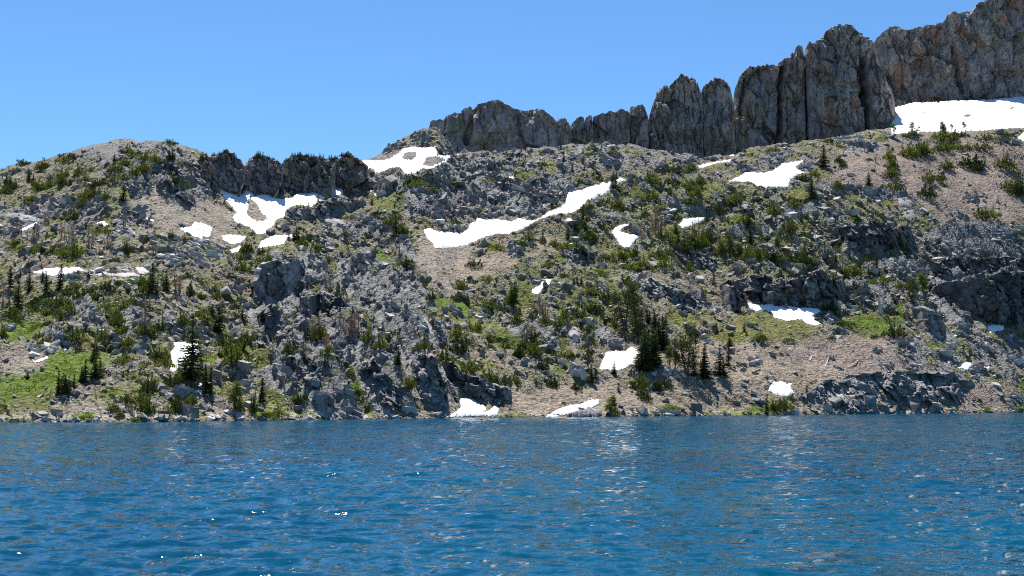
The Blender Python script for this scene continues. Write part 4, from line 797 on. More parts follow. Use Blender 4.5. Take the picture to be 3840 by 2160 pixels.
# outcrops: piles of jointed blocks, one object each.  tile, x, y, half width, half height (zoom pixels), slant, block size (m), rock, label
OUT = [
 (TA,1700,420,90,70,30,2.4,'rock_dark','dark ribs high on the shrubby hill flank'),(TA,1850,560,100,80,35,2.6,'rock_dark','dark slanting ribs on the hill flank'),(TA,1650,640,80,60,30,2.2,'rock_dark','dark blocks halfway down the hill flank'),(TA,1480,590,80,50,30,2.2,'rock_grey','grey slab on the shrubby hill'),(TA,1900,750,60,50,30,2.2,'rock_dark','lowest dark knob above the tan scree'),(TA,1980,430,80,80,30,2.6,'rock_dark','dark spur beside the first crag'),(TA,2050,500,70,60,30,2.4,'rock_dark','broken dark spur falling from the first crag'),(TA,1350,600,90,60,20,2.2,'rock_grey','grey rock steps under hill shrubs'),
 (TE,2040,1330,150,70,0,3.4,'rock_pale','pale rounded boulder-outcrop with cracks at the waterline'),(TE,1750,1330,70,90,0,3.0,'rock_grey','leaning wedge rock beside the pale shore boulder'),(TE,1560,1140,90,80,0,3.0,'rock_grey','big blocky grey outcrop under a row of shrubs'),(TE,1710,1110,80,80,0,2.8,'rock_grey','split grey outcrop beside a strip of snow'),
 (TE,330,740,60,90,25,2.6,'rock_pale','rounded ribbed slabs standing over a thin snow lip'),(TE,470,720,50,90,20,2.4,'rock_pale','tall rounded slab next to the ribbed slabs'),(TE,610,660,50,50,20,2.2,'rock_grey','rounded grey slabs at the top of the meadow'),(TE,90,520,60,40,0,2.2,'rock_pale','pale boulder pile beside the upper meadow'),
 (TE,1660,560,120,90,30,2.4,'rock_grey','broken slabs above the tall snow patch'),(TE,1900,580,110,70,40,2.2,'rock_grey','jointed slabs beside the tall snow patch'),(TE,2030,940,70,90,0,2.4,'rock_grey','pale-topped crag beside the lone big fir'),(TE,2280,1080,90,90,0,2.4,'rock_grey','dark boulder heap near the slanting ribs'),(TE,2310,900,70,80,20,2.2,'rock_grey','leaning grey slabs under dense pines'),
 (TE,1100,650,90,70,0,2.0,'rock_grey','blocky grey ledges above the young fir row'),(TE,1300,700,90,60,0,2.0,'rock_grey','grey ledges topped by dark pines'),(TE,860,400,120,90,10,2.3,'rock_grey','dark-cracked grey ledges in dense shrubs'),(TE,1290,420,100,90,0,2.3,'rock_grey','shadowed outcrop beside rust-coloured snags'),(TE,1240,130,80,60,0,2.2,'rock_pale','pale knob poking out of bright shrubs'),
 (TE,700,70,130,50,10,2.0,'rock_pale','pale ledges under the bench of slabs'),(TE,2230,150,120,80,0,1.8,'rock_grey','grey ledges on the gravel beside a dead pine'),(TE,550,560,50,90,10,2.0,'rock_pale','pale upright slabs between shrub clumps'),
 (TQ,310,690,100,11,0,4.2,'rock_pale','long smooth bench of pale slabs'),(TQ,445,660,40,26,0,3.0,'rock_pale','big pale domed slab beside a lone young fir'),(TQ,100,545,60,14,0,2.6,'rock_pale','pale whaleback slabs below the boulder field'),(TQ,60,560,40,20,0,2.5,'rock_pale','pale whaleback slab at the edge of the boulder field'),(TQ,140,515,90,25,0,2.8,'rock_grey','field of big blue-grey blocks under the shrubby hill'),(TQ,235,515,50,20,0,2.6,'rock_grey','blue-grey block pile beside the tan scree'),(TQ,340,540,50,25,0,2.6,'rock_grey','stacked pale blocks on the edge of the tan scree'),
 (TQ,520,640,70,35,20,2.6,'rock_pale','rubbly pale slabs below the crescent of snow'),(TQ,470,610,60,25,20,2.4,'rock_pale','tilted pale slabs under the crescent of snow'),
 (TB,1200,570,120,60,-20,2.8,'rock_grey','rounded blue-grey blocks below the saddle snow'),(TB,1050,620,110,50,0,2.6,'rock_grey','grey blocks at the snow corner under the saddle'),(TB,1700,650,170,90,30,2.6,'rock_grey','tilted grey slabs in the rubble field below the domed crag'),(TB,2000,470,200,80,20,2.6,'rock_grey','broken grey blocks under the domed crag'),(TB,2200,700,170,110,20,2.6,'rock_grey','slanting grey slabs above the diagonal snow'),(TB,1900,820,180,70,20,2.6,'rock_grey','heaped grey blocks over the diagonal snow'),(TB,2350,880,120,40,0,2.2,'rock_grey','low grey ledge on the upper rim of the diagonal snow'),
 (TB,750,960,180,90,20,2.8,'rock_grey','smooth grey slabs on the knoll under the crags'),(TB,1150,960,170,90,30,2.8,'rock_grey','slanting grey blocks above the slanting ribs'),(TB,1120,1130,170,60,25,2.6,'rock_dark','dark blocks at the top of the slanting ribs'),(TB,1500,1140,100,70,30,2.2,'rock_grey','rib of grey blocks beside the gravel gully'),(TB,650,1150,110,70,20,2.4,'rock_pale','pale slab under a lone fir on the knoll'),(TB,330,950,90,60,0,2.4,'rock_grey','rounded blocks on the rim of the branching snowfield'),
 (TB,300,650,100,50,-10,2.2,'rock_grey','rock island inside the branching snowfield'),(TB,1650,100,170,70,-30,2.6,'rock_grey','slanting slabs above the saddle snow'),(TB,1930,170,130,80,-35,2.6,'rock_grey','spur of tilted slabs at the corner of the saddle snow'),(TB,1400,180,170,50,-30,2.2,'rock_grey','pale slabby ridge above the saddle snow'),
 (TC,650,290,90,40,0,2.6,'rock_pale','pale boulder ledge under the pinnacle row'),(TC,950,340,150,70,35,2.4,'rock_grey','slanting ribbed slabs below the pinnacle row'),(TC,300,680,190,110,20,2.5,'rock_grey','broken grey slabs along the diagonal snow'),(TC,600,600,100,60,-10,2.3,'rock_pale','pale slabs touching the diagonal snow'),(TC,1220,500,110,30,0,2.0,'rock_grey','low slabs at the tip of the diagonal snow'),(TC,2450,430,110,50,-10,2.8,'rock_pale','pale rounded slab above the wedge of snow'),
 (TC,1570,900,110,70,20,2.5,'rock_grey','grey blocks above the small snow patch'),(TC,1190,1020,90,40,10,2.6,'rock_grey','grey boulder ledge in the notch of the arrow-shaped snow'),(TC,1640,770,80,80,0,2.4,'rock_dark','dark blocks in the shrubby rise'),(TC,2250,800,100,60,0,2.2,'rock_dark','dark blocks under a twisted pine'),(TC,2080,670,100,50,0,2.0,'rock_pale','pale ledges on dry turf'),(TC,170,1200,90,50,20,2.0,'rock_grey','grey rock on dry turf below the diagonal snow'),(TC,70,1260,100,90,35,2.6,'rock_grey','long slanting slab at the gully edge'),
 (TD,820,320,190,70,-20,2.3,'rock_pale','pale slabby knob below the highest tower'),(TD,130,480,130,50,-10,2.5,'rock_pale','pale blocks above the wedge of snow'),(TD,380,590,100,60,0,2.6,'rock_pale','pale boulders at the corner of the wedge of snow'),(TD,1080,880,190,80,0,2.5,'rock_grey','grey banded outcrop under dense green pines'),(TD,1400,980,100,90,30,2.6,'rock_pale','pale tilted slabs at the edge of the pink scree'),(TD,1390,1100,110,50,20,2.6,'rock_pale','lower pale tilted slabs by the pink scree'),(TD,2080,930,130,80,-20,2.1,'rock_grey','grey outcrop island in the pink scree'),(TD,850,820,110,60,0,2.2,'rock_grey','grey blocks beside a lone fir'),(TD,800,700,80,50,-20,2.4,'rock_pale','pale tilted slab below the twin firs'),
 (TD,1430,300,110,50,0,2.0,'rock_pale','pale rocks on the ridge by the wind-bent pines'),(TD,2430,680,80,40,0,2.0,'rock_grey','grey ledge under a pine on pink scree'),(TD,1900,1110,120,50,15,2.2,'rock_grey','grey slabs at the foot of the pink scree'),(TD,2350,1250,150,80,10,2.4,'rock_pale','pale slabs above the stepped dark ledges'),(TD,650,1080,110,60,0,2.2,'rock_grey','grey ledge above the jointed mid-slope cliff'),
 (TG,590,580,80,80,20,2.8,'rock_pale','big pale slab under a dark bush'),(TG,620,930,110,80,30,3.2,'rock_pale','rounded cracked slab beside the squarish snow'),(TG,900,680,120,60,30,2.6,'rock_grey','grey slabs over the squarish snow patch'),(TG,730,460,60,60,0,2.4,'rock_pale','pale slab among dark shrubs'),(TG,370,680,80,80,30,2.4,'rock_grey','slanting ribbed rock by small firs'),(TG,170,860,80,60,0,2.4,'rock_grey','grey domed rock with a dark bush at its side'),(TG,450,850,60,50,0,2.2,'rock_pale','pale slab in bright turf'),(TG,680,270,100,50,0,2.2,'rock_grey','grey blocks on the grassy rise'),
 (TG,250,80,70,60,0,2.2,'rock_grey','blue-grey blocks at the edge of the bent snow patch'),(TG,430,230,90,60,0,2.2,'rock_grey','grey blocks under the bent snow patch'),(TG,1300,230,110,50,0,2.4,'rock_grey','grey ledge behind the pair of tall pines'),(TG,1400,950,90,50,0,2.4,'rock_pale','pale boulders under the fir grove'),(TG,1500,960,70,60,0,2.6,'rock_pale','tall pale boulder beside the grove'),(TG,1290,1060,80,60,0,2.4,'rock_grey','dark-sided boulder in shore shrubs'),(TG,680,1330,150,40,-6,3.0,'rock_pale','smooth whaleback rock carrying the snow strip'),(TG,1250,1300,180,50,0,2.6,'rock_pale','pale shore slabs beside a lone young fir'),(TG,1700,1310,110,45,0,2.8,'rock_dark','dark shore block east of the green cushion'.replace(' east of',' beside')),(TG,1480,1320,110,35,0,2.4,'rock_pale','pale slabs below a green cushion shrub'),
 (TG,2290,840,80,50,0,2.8,'rock_pale','broad pale boulder on the tan rubble slope'),(TG,1970,340,60,50,0,2.6,'rock_grey','dark cubic boulder below the cliff band pillar'),(TG,2280,370,70,50,0,2.4,'rock_pale','pale blocks at the lip of the wide snow patch'),(TG,2240,500,60,30,-20,2.2,'rock_grey','mossy-topped slab on the tan slope'),(TG,1610,380,70,40,0,2.4,'rock_grey','grey boulder under the slanted slab cliff'),(TG,2160,900,70,40,0,2.4,'rock_grey','dark boulder on tan rubble'),(TG,1920,770,70,25,0,2.0,'rock_pale','flat pale slab on tan rubble'),(TG,1840,660,50,40,-30,2.2,'rock_pale','tilted pale slab on tan rubble'),
 (TH,430,540,70,60,0,2.4,'rock_dark','dark boulder at the corner of the wide snow patch'),(TH,560,540,80,60,20,2.4,'rock_grey','grey slabs on the turf knob under the cliff band'),(TH,1090,130,80,60,0,2.6,'rock_grey','grey domed boulder above the black overhang'),(TH,1260,150,100,80,0,2.6,'rock_grey','grey jointed block above the black overhang'),(TH,760,370,130,60,10,2.2,'rock_grey','grey ledges beside bleached snags'),(TH,580,670,100,40,0,2.2,'rock_grey','pale-topped rock under a brown cushion'),(TH,1400,730,60,60,0,2.4,'rock_pale','pale pointed boulder under the buttress'),(TH,1520,780,80,50,0,2.2,'rock_pale','pale blocks below the buttress'),(TH,1600,640,80,80,0,2.0,'rock_grey','grey rubble ledge below the black overhang'),(TH,1130,760,110,50,0,2.2,'rock_grey','grey block row under a dark green shrub'),
 (TH,1740,960,60,50,0,2.6,'rock_grey','broad flat-topped boulder with snow at its side'),(TH,2030,900,70,50,0,2.6,'rock_grey','large grey boulder on the rubble slope'),(TH,1760,810,60,50,-20,2.4,'rock_grey','tilted angular boulder on the rubble slope'),(TH,2040,1240,90,70,10,2.4,'rock_pale','pale rounded rock at the shore beyond the outcrop'),(TH,230,1335,120,25,0,2.6,'rock_pale','pale slab lapped by the lake at the outcrop foot'),(TH,900,820,40,30,0,1.8,'rock_grey','small boulder on pink gravel'),(TH,980,940,60,30,0,1.8,'rock_grey','paired boulders on pink gravel'),(TH,1470,950,50,30,0,2.0,'rock_pale','pale boulder beside the snow scrap'),
 (TR,740,1360,60,50,0,2.8,'rock_pale','pale rounded boulder where a rib meets the lake'),(TR,870,1360,70,50,0,2.6,'rock_grey','grey boulder at the foot of the second rib'),(TR,640,1230,70,130,28,2.6,'rock_grey','slanting rib of grey slabs reaching the shore'),(TR,830,1230,90,90,28,2.4,'rock_grey','broken rib of slabs beside a scree chute'),(TR,1240,1300,60,100,35,2.2,'rock_grey','lower end of the large shadowed rib'),(TR,1320,1340,60,50,20,2.4,'rock_pale','pale slab at the rib foot by the water'),(TR,1540,1340,90,60,0,2.6,'rock_dark','dark rounded blocks at the water beside the snow bank'),(TR,1490,1250,60,60,20,2.2,'rock_grey','jointed blocks on the tall rib'),(TR,1560,1080,50,130,18,2.6,'rock_pale','pale smooth slab down the edge of the tall rib'),(TR,1420,660,100,110,40,2.4,'rock_pale','pale slanting slabs above the tall rib'),(TR,1250,560,110,80,30,2.6,'rock_grey','shadowed slab staircase in the middle ribs'),
 (TR,1050,480,120,60,0,2.4,'rock_dark','dark overhung block under a turf ledge'),(TR,860,330,60,130,28,2.4,'rock_grey','narrow slab rib beside the grass gully'),(TR,1000,200,130,90,20,2.6,'rock_grey','upper grey slabs of the slanting ribs'),(TR,620,180,90,90,20,2.6,'rock_grey','striped grey slab beside a dead shrub'),(TR,1120,80,80,50,20,2.4,'rock_pale','pale tilted slab at the head of the gully'),(TR,1300,330,110,70,30,2.4,'rock_grey','blocks along the gully edge'),(TR,330,1050,70,70,20,2.4,'rock_grey','domed dark rock above the shore turf'),(TR,430,1150,50,60,25,2.2,'rock_grey','paired leaning slabs above the shore turf'),(TR,300,650,80,70,20,2.0,'rock_grey','stepped grey slabs beside the blocky buttress'),(TR,790,870,80,110,25,2.4,'rock_dark','dark flutes under the red-brown snags'),(TR,1090,900,60,90,35,2.2,'rock_grey','narrow slab crest leading to the large rib'),(TR,1250,830,90,70,0,2.4,'rock_dark','shadowed block under a round shrub'),(TR,1660,560,110,40,35,2.2,'rock_grey','rib of blocks under the bright turf shelf'),(TR,1560,690,60,60,35,2.2,'rock_dark','dark cleft blocks below the bright turf shelf'),(TR,1900,600,110,60,20,2.2,'rock_pale','pale rounded blocks on the dry turf ramp'),(TR,600,740,80,60,0,1.9,'rock_grey','small grey ledge with dead shrubs'),(TR,390,340,80,60,20,2.3,'rock_grey','lichen-stained slab beside the rounded buttress'),(TR,560,330,90,50,10,2.2,'rock_grey','grey slab under a turf ledge')]
rg = np.random.default_rng(33)
for T, x, y, hw, hh, slant, bs, mt, lab in OUT:
    (uc, vc), = T((x, y)); hw /= T.s; hh /= T.s
    d0 = GR.hit(uc, vc)[0]; pxm = d0[1]/FPX
    area = hw*hh*3.1*pxm*pxm; nb = int(np.clip(area/(bs*bs*0.42), 7, 70))
    r = np.sqrt(rg.random(nb))*0.95; th = rg.random(nb)*6.283; k = math.tan(math.radians(slant))
    dv = r*np.sin(th)*hh; du = r*np.cos(th)*hw + dv*k*0.9
    Pq = GR.hit(uc+du, vc+dv); tt = 1-r*0.55
    s = bs*(0.40+0.55*rg.random(nb)**1.5)*tt*0.72
    smooth = mt == 'rock_pale'
    dm = s[:,None]*np.stack([rg.uniform(0.9,1.5,nb), rg.uniform(0.7,1.1,nb), rg.uniform(0.55,0.95,nb)*(0.85 if smooth else 1.15)], 1)
    jy = rg.uniform(-0.9, 0.2); Rr = rotm(rg.normal(jy, 0.28, nb), rg.normal(-0.22, 0.16, nb), rg.normal(0.22, 0.18, nb) + 0.4*k*0.5)
    Pq[:,2] += dm[:,2]*0.20 
    c = Pq.mean(0); c[2] = Pq[:,2].min()
    e = link('rock_outcrop', None, loc=c); e.empty_display_size = 0.3; tag(e, lab, 'rock outcrop', 'outcrops on the slope')
    for j in range(nb):
        k = int(rg.integers(0, len(LIBB)))
        if (k, mt) not in bmesh_: bmesh_[k, mt] = mesh_np('boulder', LIBB[k][0], LIBB[k][1], MAT[mt])
        o = link('block', bmesh_[k, mt], e, loc=Pq[j]-c); o.rotation_euler = Matrix(Rr[j].tolist()).to_euler(); o.scale = dm[j]

# blocks stacked on the great shore outcrop: parts of it
so = bpy.data.objects['shore_outcrop']; bpy.context.view_layer.update(); dgo = bpy.context.evaluated_depsgraph_get()
def hit_on(u, v, names):
    tx, tz = cam_t(u, v); ok, loc, nr, ix, ob, mx = scene.ray_cast(dgo, Vector((0,0,CAM_H)), Vector((float(tx),1.0,float(tz))).normalized(), distance=2000)
    return loc if ok and ob.name.split('.')[0] in names else None
for j in range(34):
    x, y = rg.uniform(230, 1700), rg.uniform(1010, 1330); (u, v), = TH((x, y)); h_ = hit_on(u, v, ('shore_outcrop','block'))
    if h_ is None: continue
    s_ = rg.uniform(0.9, 2.4)*(0.75+0.5*(y-1000)/330); mt = 'rock_dark' if rg.random() < 0.6 else 'rock_grey'; k = int(rg.integers(0, len(LIBB)))
    if (k, mt) not in bmesh_: bmesh_[k, mt] = mesh_np('boulder', LIBB[k][0], LIBB[k][1], MAT[mt])
    o = link('block', bmesh_[k, mt], so, loc=np.array(h_)-np.array(so.location)+np.array([0,0.45*s_,-0.35*s_]))
    o.rotation_euler = Matrix(rotm(np.array([rg.normal(-.4,.5)]), np.array([rg.normal(-.3,.25)]), np.array([rg.normal(.2,.25)]))[0].tolist()).to_euler(); o.scale = (s_*1.25, s_, s_*0.8)
# ------------------------------------------------------------------ trees and shrubs
def tube(p0, p1, r0, r1, n=6):
    p0, p1 = np.array(p0, float), np.array(p1, float); d = p1-p0; d /= np.linalg.norm(d)+1e-9
    a = np.cross(d, [0.3,0.9,0.1]); a /= np.linalg.norm(a); b = np.cross(d, a); t = np.arange(n)*2*np.pi/n
    ring = np.cos(t)[:,None]*a + np.sin(t)[:,None]*b
    v = np.concatenate([p0+ring*r0, p1+ring*r1]); i = np.arange(n); j = (i+1) % n
    return v, np.stack([i, j, j+n, i+n], 1)
def joinm(parts):
    vs, fs, o = [], [], 0
    for v, f in parts: vs.append(v); fs.append(np.asarray(f)+o); o += len(v)
    return np.concatenate(vs), np.concatenate(fs)
def sprays(c, d, L, W, rg):
    """leaf sprays: one bent blade of foliage (two triangles) per centre c along direction d"""
    n = len(c); d = d/np.linalg.norm(d, axis=1)[:,None]
    r = rg.normal(0, 1, (n,3)); s = np.cross(d, r); s /= np.linalg.norm(s, axis=1)[:,None]+1e-9
    v = np.stack([c-d*L[:,None]*0.5, c+s*W[:,None]*0.5, c+d*L[:,None]*0.5, c-s*W[:,None]*0.5], 1).reshape(-1,3)
    return v, np.arange(n*4).reshape(-1,4)
def fir(seed, slim=0.20, gap=0.12, lean=0.0):
    rg = np.random.default_rng(seed); H = 10.0; tr = []
    bend = rg.normal(0, 0.12, 2); spine = lambda t: np.array([bend[0]*t*t + lean*t, bend[1]*t*t, H*t])
    for k in range(6): tr.append(tube(spine(k/6), spine((k+1)/6), 0.20*(1-k/6)+0.02, 0.20*(1-(k+1)/6)+0.015))
    C, Dr, L, W = [], [], [], []
    nw = 26
    for k in range(nw):
        t = 0.04 + 0.95*(k+rg.random()*0.6)/nw; R = H*slim*(1-t)**0.78*(0.72+0.5*rg.random()) + 0.10
        nb = int(5+4*(1-t)); ph = rg.random()*6.28
        for j in range(nb):
            if rg.random() < gap: continue
            a = ph + j*6.283/nb + rg.normal(0, 0.2); Rl = R*(0.65+0.5*rg.random()); base = spine(t)
            m = max(2, int(Rl/0.22))
            for q in range(m):
                f = (q+0.6)/m; dirv = np.array([math.cos(a), math.sin(a), -0.38+0.28*f]); pos = base + dirv*Rl*f + rg.normal(0, 0.05, 3)
                for _ in range(2):
                    C.append(pos + rg.normal(0, 0.07, 3)); Dr.append(dirv + rg.normal(0, 0.55, 3)*np.array([1,1,0.5])); L.append(0.55*(0.7+0.6*rg.random())*(0.6+0.5*(1-t))); W.append(0.26*(0.7+0.6*rg.random()))
    for k in range(10): C.append(spine(0.93+0.07*k/10)); Dr.append(np.array([rg.normal(0,.2),rg.normal(0,.2),1])); L.append(0.45); W.append(0.14)
    return joinm(tr), sprays(np.array(C), np.array(Dr), np.array(L), np.array(W), rg)
def pine(seed, nst=2):
    """older whitebark pine: several stems, uneven crown in lumps"""
    rg = np.random.default_rng(seed); H = 10.0; tr = []; C, Dr, L, W = [], [], [], []
    for s in range(nst):
        h = H*(1.0 if s == 0 else rg.uniform(0.6, 0.9)); x0 = np.array([rg.normal(0,.25), rg.normal(0,.25), 0]) if s else np.zeros(3)
        top = np.array([rg.normal(0, .8), rg.normal(0, .8), h]); prev = x0
        for k in range(5):
            nx = x0+(top-x0)*(k+1)/5 + np.append(rg.normal(0, 0.12, 2), 0); tr.append(tube(prev, nx, 0.24*(1-k/5.5), 0.24*(1-(k+1)/5.5))); prev = nx
        for k in range(20):
            t = 0.20+0.80*rg.random(); a = rg.random()*6.28; R = H*0.19*(1-abs(t-0.45)*1.05)*(0.5+0.8*rg.random()); b = x0+(top-x0)*t; e = b+np.array([math.cos(a)*R, math.sin(a)*R, 0.35*R])
            tr.append(tube(b, e, 0.06, 0.02, 4))
            m = 56; cc = e + rg.normal(0, 1, (m,3))*np.array([0.60,0.60,0.46])*(0.7+0.5*rg.random())
            C += list(cc); Dr += list(rg.normal(0, 0.7, (m,3)) + np.array([0,0,0.7])); L += list(rg.uniform(0.3,0.6,m)); W += list(rg.uniform(0.14,0.28,m))
    return joinm(tr), sprays(np.array(C), np.array(Dr), np.array(L), np.array(W), rg)
def shrub(seed, spiky=1.0, nlead=9):
    """wind-dwarfed pine: a mat of foliage with upright leaders; unit: 4 m wide, 2 m high"""
    rg = np.random.default_rng(seed); tr = []; C, Dr, L, W = [], [], [], []
    for s in range(nlead):
        x, y = rg.normal(0, 0.85), rg.normal(0, 0.55); x = np.clip(x, -1.7, 1.7); h = (0.9 + 1.1*rg.random())*(1-0.28*abs(x))
        top = np.array([x+rg.normal(0,.18), y+rg.normal(0,.15), h]); tr.append(tube((x*0.5, y*0.5, -0.3), top, 0.05, 0.012, 4))
        m = int(30*spiky); t = rg.random(m)**0.8; w = 0.30*(1-t)+0.05
        C += list(np.array([x*0.5,y*0.5,0]) + (top-np.array([x*0.5,y*0.5,0]))*t[:,None]*1.02 + rg.normal(0,1,(m,3))*w[:,None]); Dr += list(rg.normal(0,.5,(m,3))+np.array([0,0,.9])); L += list(rg.uniform(.22,.42,m)); W += list(rg.uniform(.10,.20,m))
    m = 300; a = rg.random(m)*6.28; r = np.sqrt(rg.random(m)); hx = rg.random(m)**0.7*0.85*(1-r*r*0.6)*(1+0.4*np.sin(a*3+seed))
    C += list(np.stack([np.cos(a)*r*1.9, np.sin(a)*r*1.2, hx], 1)); Dr += list(rg.normal(0,.7,(m,3))+np.array([0,0,.6])); L += list(rg.uniform(.22,.45,m)); W += list(rg.uniform(.12,.24,m))
    return joinm(tr), sprays(np.array(C), np.array(Dr), np.array(L), np.array(W), rg)
def cushion(seed):
    """low leafy mat: unit 4 m wide, 0.8 m high"""
    rg = np.random.default_rng(seed); tr = [tube((0,0,-0.3),(rg.normal(0,.3),0,0.4),0.05,0.02,4), tube((0.4,0.1,-0.3),(0.9,0.2,0.35),0.04,0.015,4), tube((-0.4,-0.1,-0.3),(-0.9,0.1,0.35),0.04,0.015,4)]
    m = 620; a = rg.random(m)*6.28; r = np.sqrt(rg.random(m)); rr = 1+0.25*np.sin(a*2+seed)+0.15*np.sin(a*5)
    h = 0.85*(1-r**2.2)*(0.55+0.45*rg.random(m)) 
    return joinm(tr), sprays(np.stack([np.cos(a)*r*1.9*rr, np.sin(a)*r*1.25*rr, h], 1), rg.normal(0,.8,(m,3))+np.array([0,0,.5]), rg.uniform(.2,.4,m), rg.uniform(.14,.28,m), rg)
def snag(seed, needles=False, nst=1):
    rg = np.random.default_rng(seed); H = 10.0; tr = []; tw = []; C, Dr, L, W = [], [], [], []
    for s in range(nst):
        x0 = np.array([rg.normal(0,.7)*(s > 0), rg.normal(0,.4)*(s > 0), 0]); h = H*(1 if s == 0 else rg.uniform(.55,.95)); top = x0*1.3+np.array([rg.normal(0,.6), rg.normal(0,.5), h]); prev = x0-np.array([0,0,.4])
        for k in range(5):
            nx = x0+(top-x0)*(k+1)/5+np.append(rg.normal(0,.12,2),0); tr.append(tube(prev, nx, 0.26*(1-k/5.4), 0.26*(1-(k+1)/5.4))); prev = nx
        for k in range(26):
            t = 0.15+0.83*rg.random(); a = rg.random()*6.28; R = H*0.14*(1.15-t)*(0.4+0.9*rg.random()); b = x0+(top-x0)*t; dz = rg.uniform(-0.1, 0.9)
            e = b+np.array([math.cos(a)*R, math.sin(a)*R, R*dz]); tw.append(tube(b, e, 0.075, 0.03, 4)); e2 = e+np.array([math.cos(a+.6)*R*.5, math.sin(a+.6)*R*.5, R*.5]); tw.append(tube(e, e2, 0.045, 0.015, 3) if False else tube(e, e2, 0.045, 0.015, 4))
            if needles:
                m = 12; C += list(e+rg.normal(0,.22,(m,3))); Dr += list(rg.normal(0,.7,(m,3))); L += list(rg.uniform(.25,.5,m)); W += list(rg.uniform(.06,.14,m))
    crown = sprays(np.array(C), np.array(Dr), np.array(L), np.array(W), rg) if needles else None
    return joinm(tr), joinm(tw), crown
def proto(pairs, names, mats): return [tuple(mesh_np(nm, v, f, MAT[m]) for (v, f), nm, m in zip(pr, names, mats)) for pr in pairs]
FIRS = proto([fir(s, sl, g) for s, sl, g in ((1,.17,.1),(2,.21,.15),(3,.15,.08),(4,.24,.2),(5,.19,.12))], ('trunk','crown'), ('bark','fir_needles'))
PINES = proto([pine(s, n) for s, n in ((11,1),(12,2),(13,1),(14,3))], ('trunk','crown'), ('bark','pine_needles'))
PINESD = proto([pine(s, n) for s, n in ((15,1),(16,1),(17,2))], ('trunk','crown'), ('bark','fir_needles'))
SHR = proto([shrub(s, sp_, nl) for s, sp_, nl in ((21,1,8),(22,1.2,11),(23,.9,7),(24,1,14),(25,1.1,9),(26,.8,6))], ('stem','foliage'), ('bark','pine_needles'))
SHRD = proto([shrub(s, sp_, nl) for s, sp_, nl in ((27,1,9),(28,1.2,12),(29,1,7))], ('stem','foliage'), ('bark','fir_needles'))
CUSH = proto([cushion(s) for s in (31,32,33)], ('stem','foliage'), ('bark','willow_leaves'))
CUSHP = proto([cushion(s) for s in (34,35,36)], ('stem','foliage'), ('bark','pine_needles'))
SNAGS = []; SNAGW = []; SNAGR = []
for s, n in ((41,1),(42,1),(43,2),(44,3)):
    a, b, c = snag(s, False, n); SNAGS.append((mesh_np('trunk',*a,MAT['dead_wood']), mesh_np('crown',*b,MAT['dead_wood']))); SNAGW.append((mesh_np('trunk',*a,MAT['bleached_wood']), mesh_np('crown',*b,MAT['bleached_wood'])))
for s, n in ((45,1),(46,2),(47,3)):
    a, b, c = snag(s, True, n); SNAGR.append((mesh_np('trunk',*a,MAT['dead_wood']), mesh_np('crown',*b,MAT['dead_wood']), mesh_np('dead_foliage',*c,MAT['dead_needles'])))
VEG = []
rgv = np.random.default_rng(77)
def plant(name, protos, p, sx, sz, cat, group, look, noun, uv, partnames):
    e = link(name, None, loc=p); e.empty_display_size = 0.2
    e.rotation_euler = (rgv.normal(0,.03), rgv.normal(0,.03), rgv.uniform(0,6.28) if cat != 'shrub' else rgv.normal(0,.35)); e.scale = (sx, sx, sz)
    pr = protos[int(rgv.integers(0, len(protos)))]
    for me_, pn in zip(pr, partnames): link(pn, me_, e)
    tag(e, None, cat, group); VEG.append((e, uv[0], uv[1], look, noun)); return e
# zoom-pixel lists: firs (x, base y, height)
FIR = {TA:[(290,545,115),(335,570,90),(1240,735,140),(1150,330,60),(60,570,100),(100,570,90)],
 TB:[(620,815,120),(705,825,90),(740,800,70),(530,905,130),(410,1125,110),(330,1140,90),(380,1125,80),(430,1115,90),(1165,770,60),(1405,1100,190),(2410,775,60)],
 TC:[(490,235,90),(1015,610,140),(1045,580,110),(710,1000,160),(750,930,60),(775,930,50),(560,1120,110),(1655,1062,90),(2405,1190,170),(2385,1010,150),(920,1010,60),(520,340,70),(605,430,60)],
 TD:[(565,610,190),(445,925,190),(1015,790,110),(370,1449,60),(440,1449,60)],
 TE:[(95,150,170),(275,170,150),(190,45,60),(400,85,90),(435,170,150),(560,170,200),(165,360,230),(1430,215,225),(1400,200,180),(1470,190,100),(1555,170,150),(1800,1010,520),(875,830,120),(905,800,110),(885,995,130),(903,995,170),(940,985,150),(850,1000,80),(545,1160,190),(570,1155,150),(600,1145,160),(625,1135,140),(645,1120,120),(690,1090,110),(760,1035,120),(797,1035,180),(775,1030,100),(2060,565,200),(2020,560,130),(1930,1145,230),(1970,1145,200),(1740,990,120),(1850,1005,160),(1890,925,120),(262,995,60),(1990,445,120),(830,60,70),(1905,1010,120),(1770,1005,110)],
 TF:[(1335,875,145),(1318,870,90),(2000,525,60),(65,1220,190),(40,1215,120)],
 TG:[(1240,935,330),(1212,905,250),(1290,905,300),(1322,875,280),(1350,860,220),(1380,735,220),(1412,725,250),(1270,465,115),(1290,485,100),(1330,565,170),(1352,545,160),(1435,500,90),(1710,975,190),(1810,1000,260),(1790,975,200),(2022,885,200),(1950,972,210),(1982,960,100),(955,955,100),(745,1015,130),(785,995,90),(180,632,100),(215,660,100),(580,115,60),(610,115,60),(650,115,70),(1000,1118,60),(1720,662,60),(2040,700,90),(2175,552,70),(2385,1330,150),(1265,930,200),(1445,640,100),(1360,700,150)],
 TH:[(890,185,150),(560,90,70),(320,1172,60),(830,195,60)]}
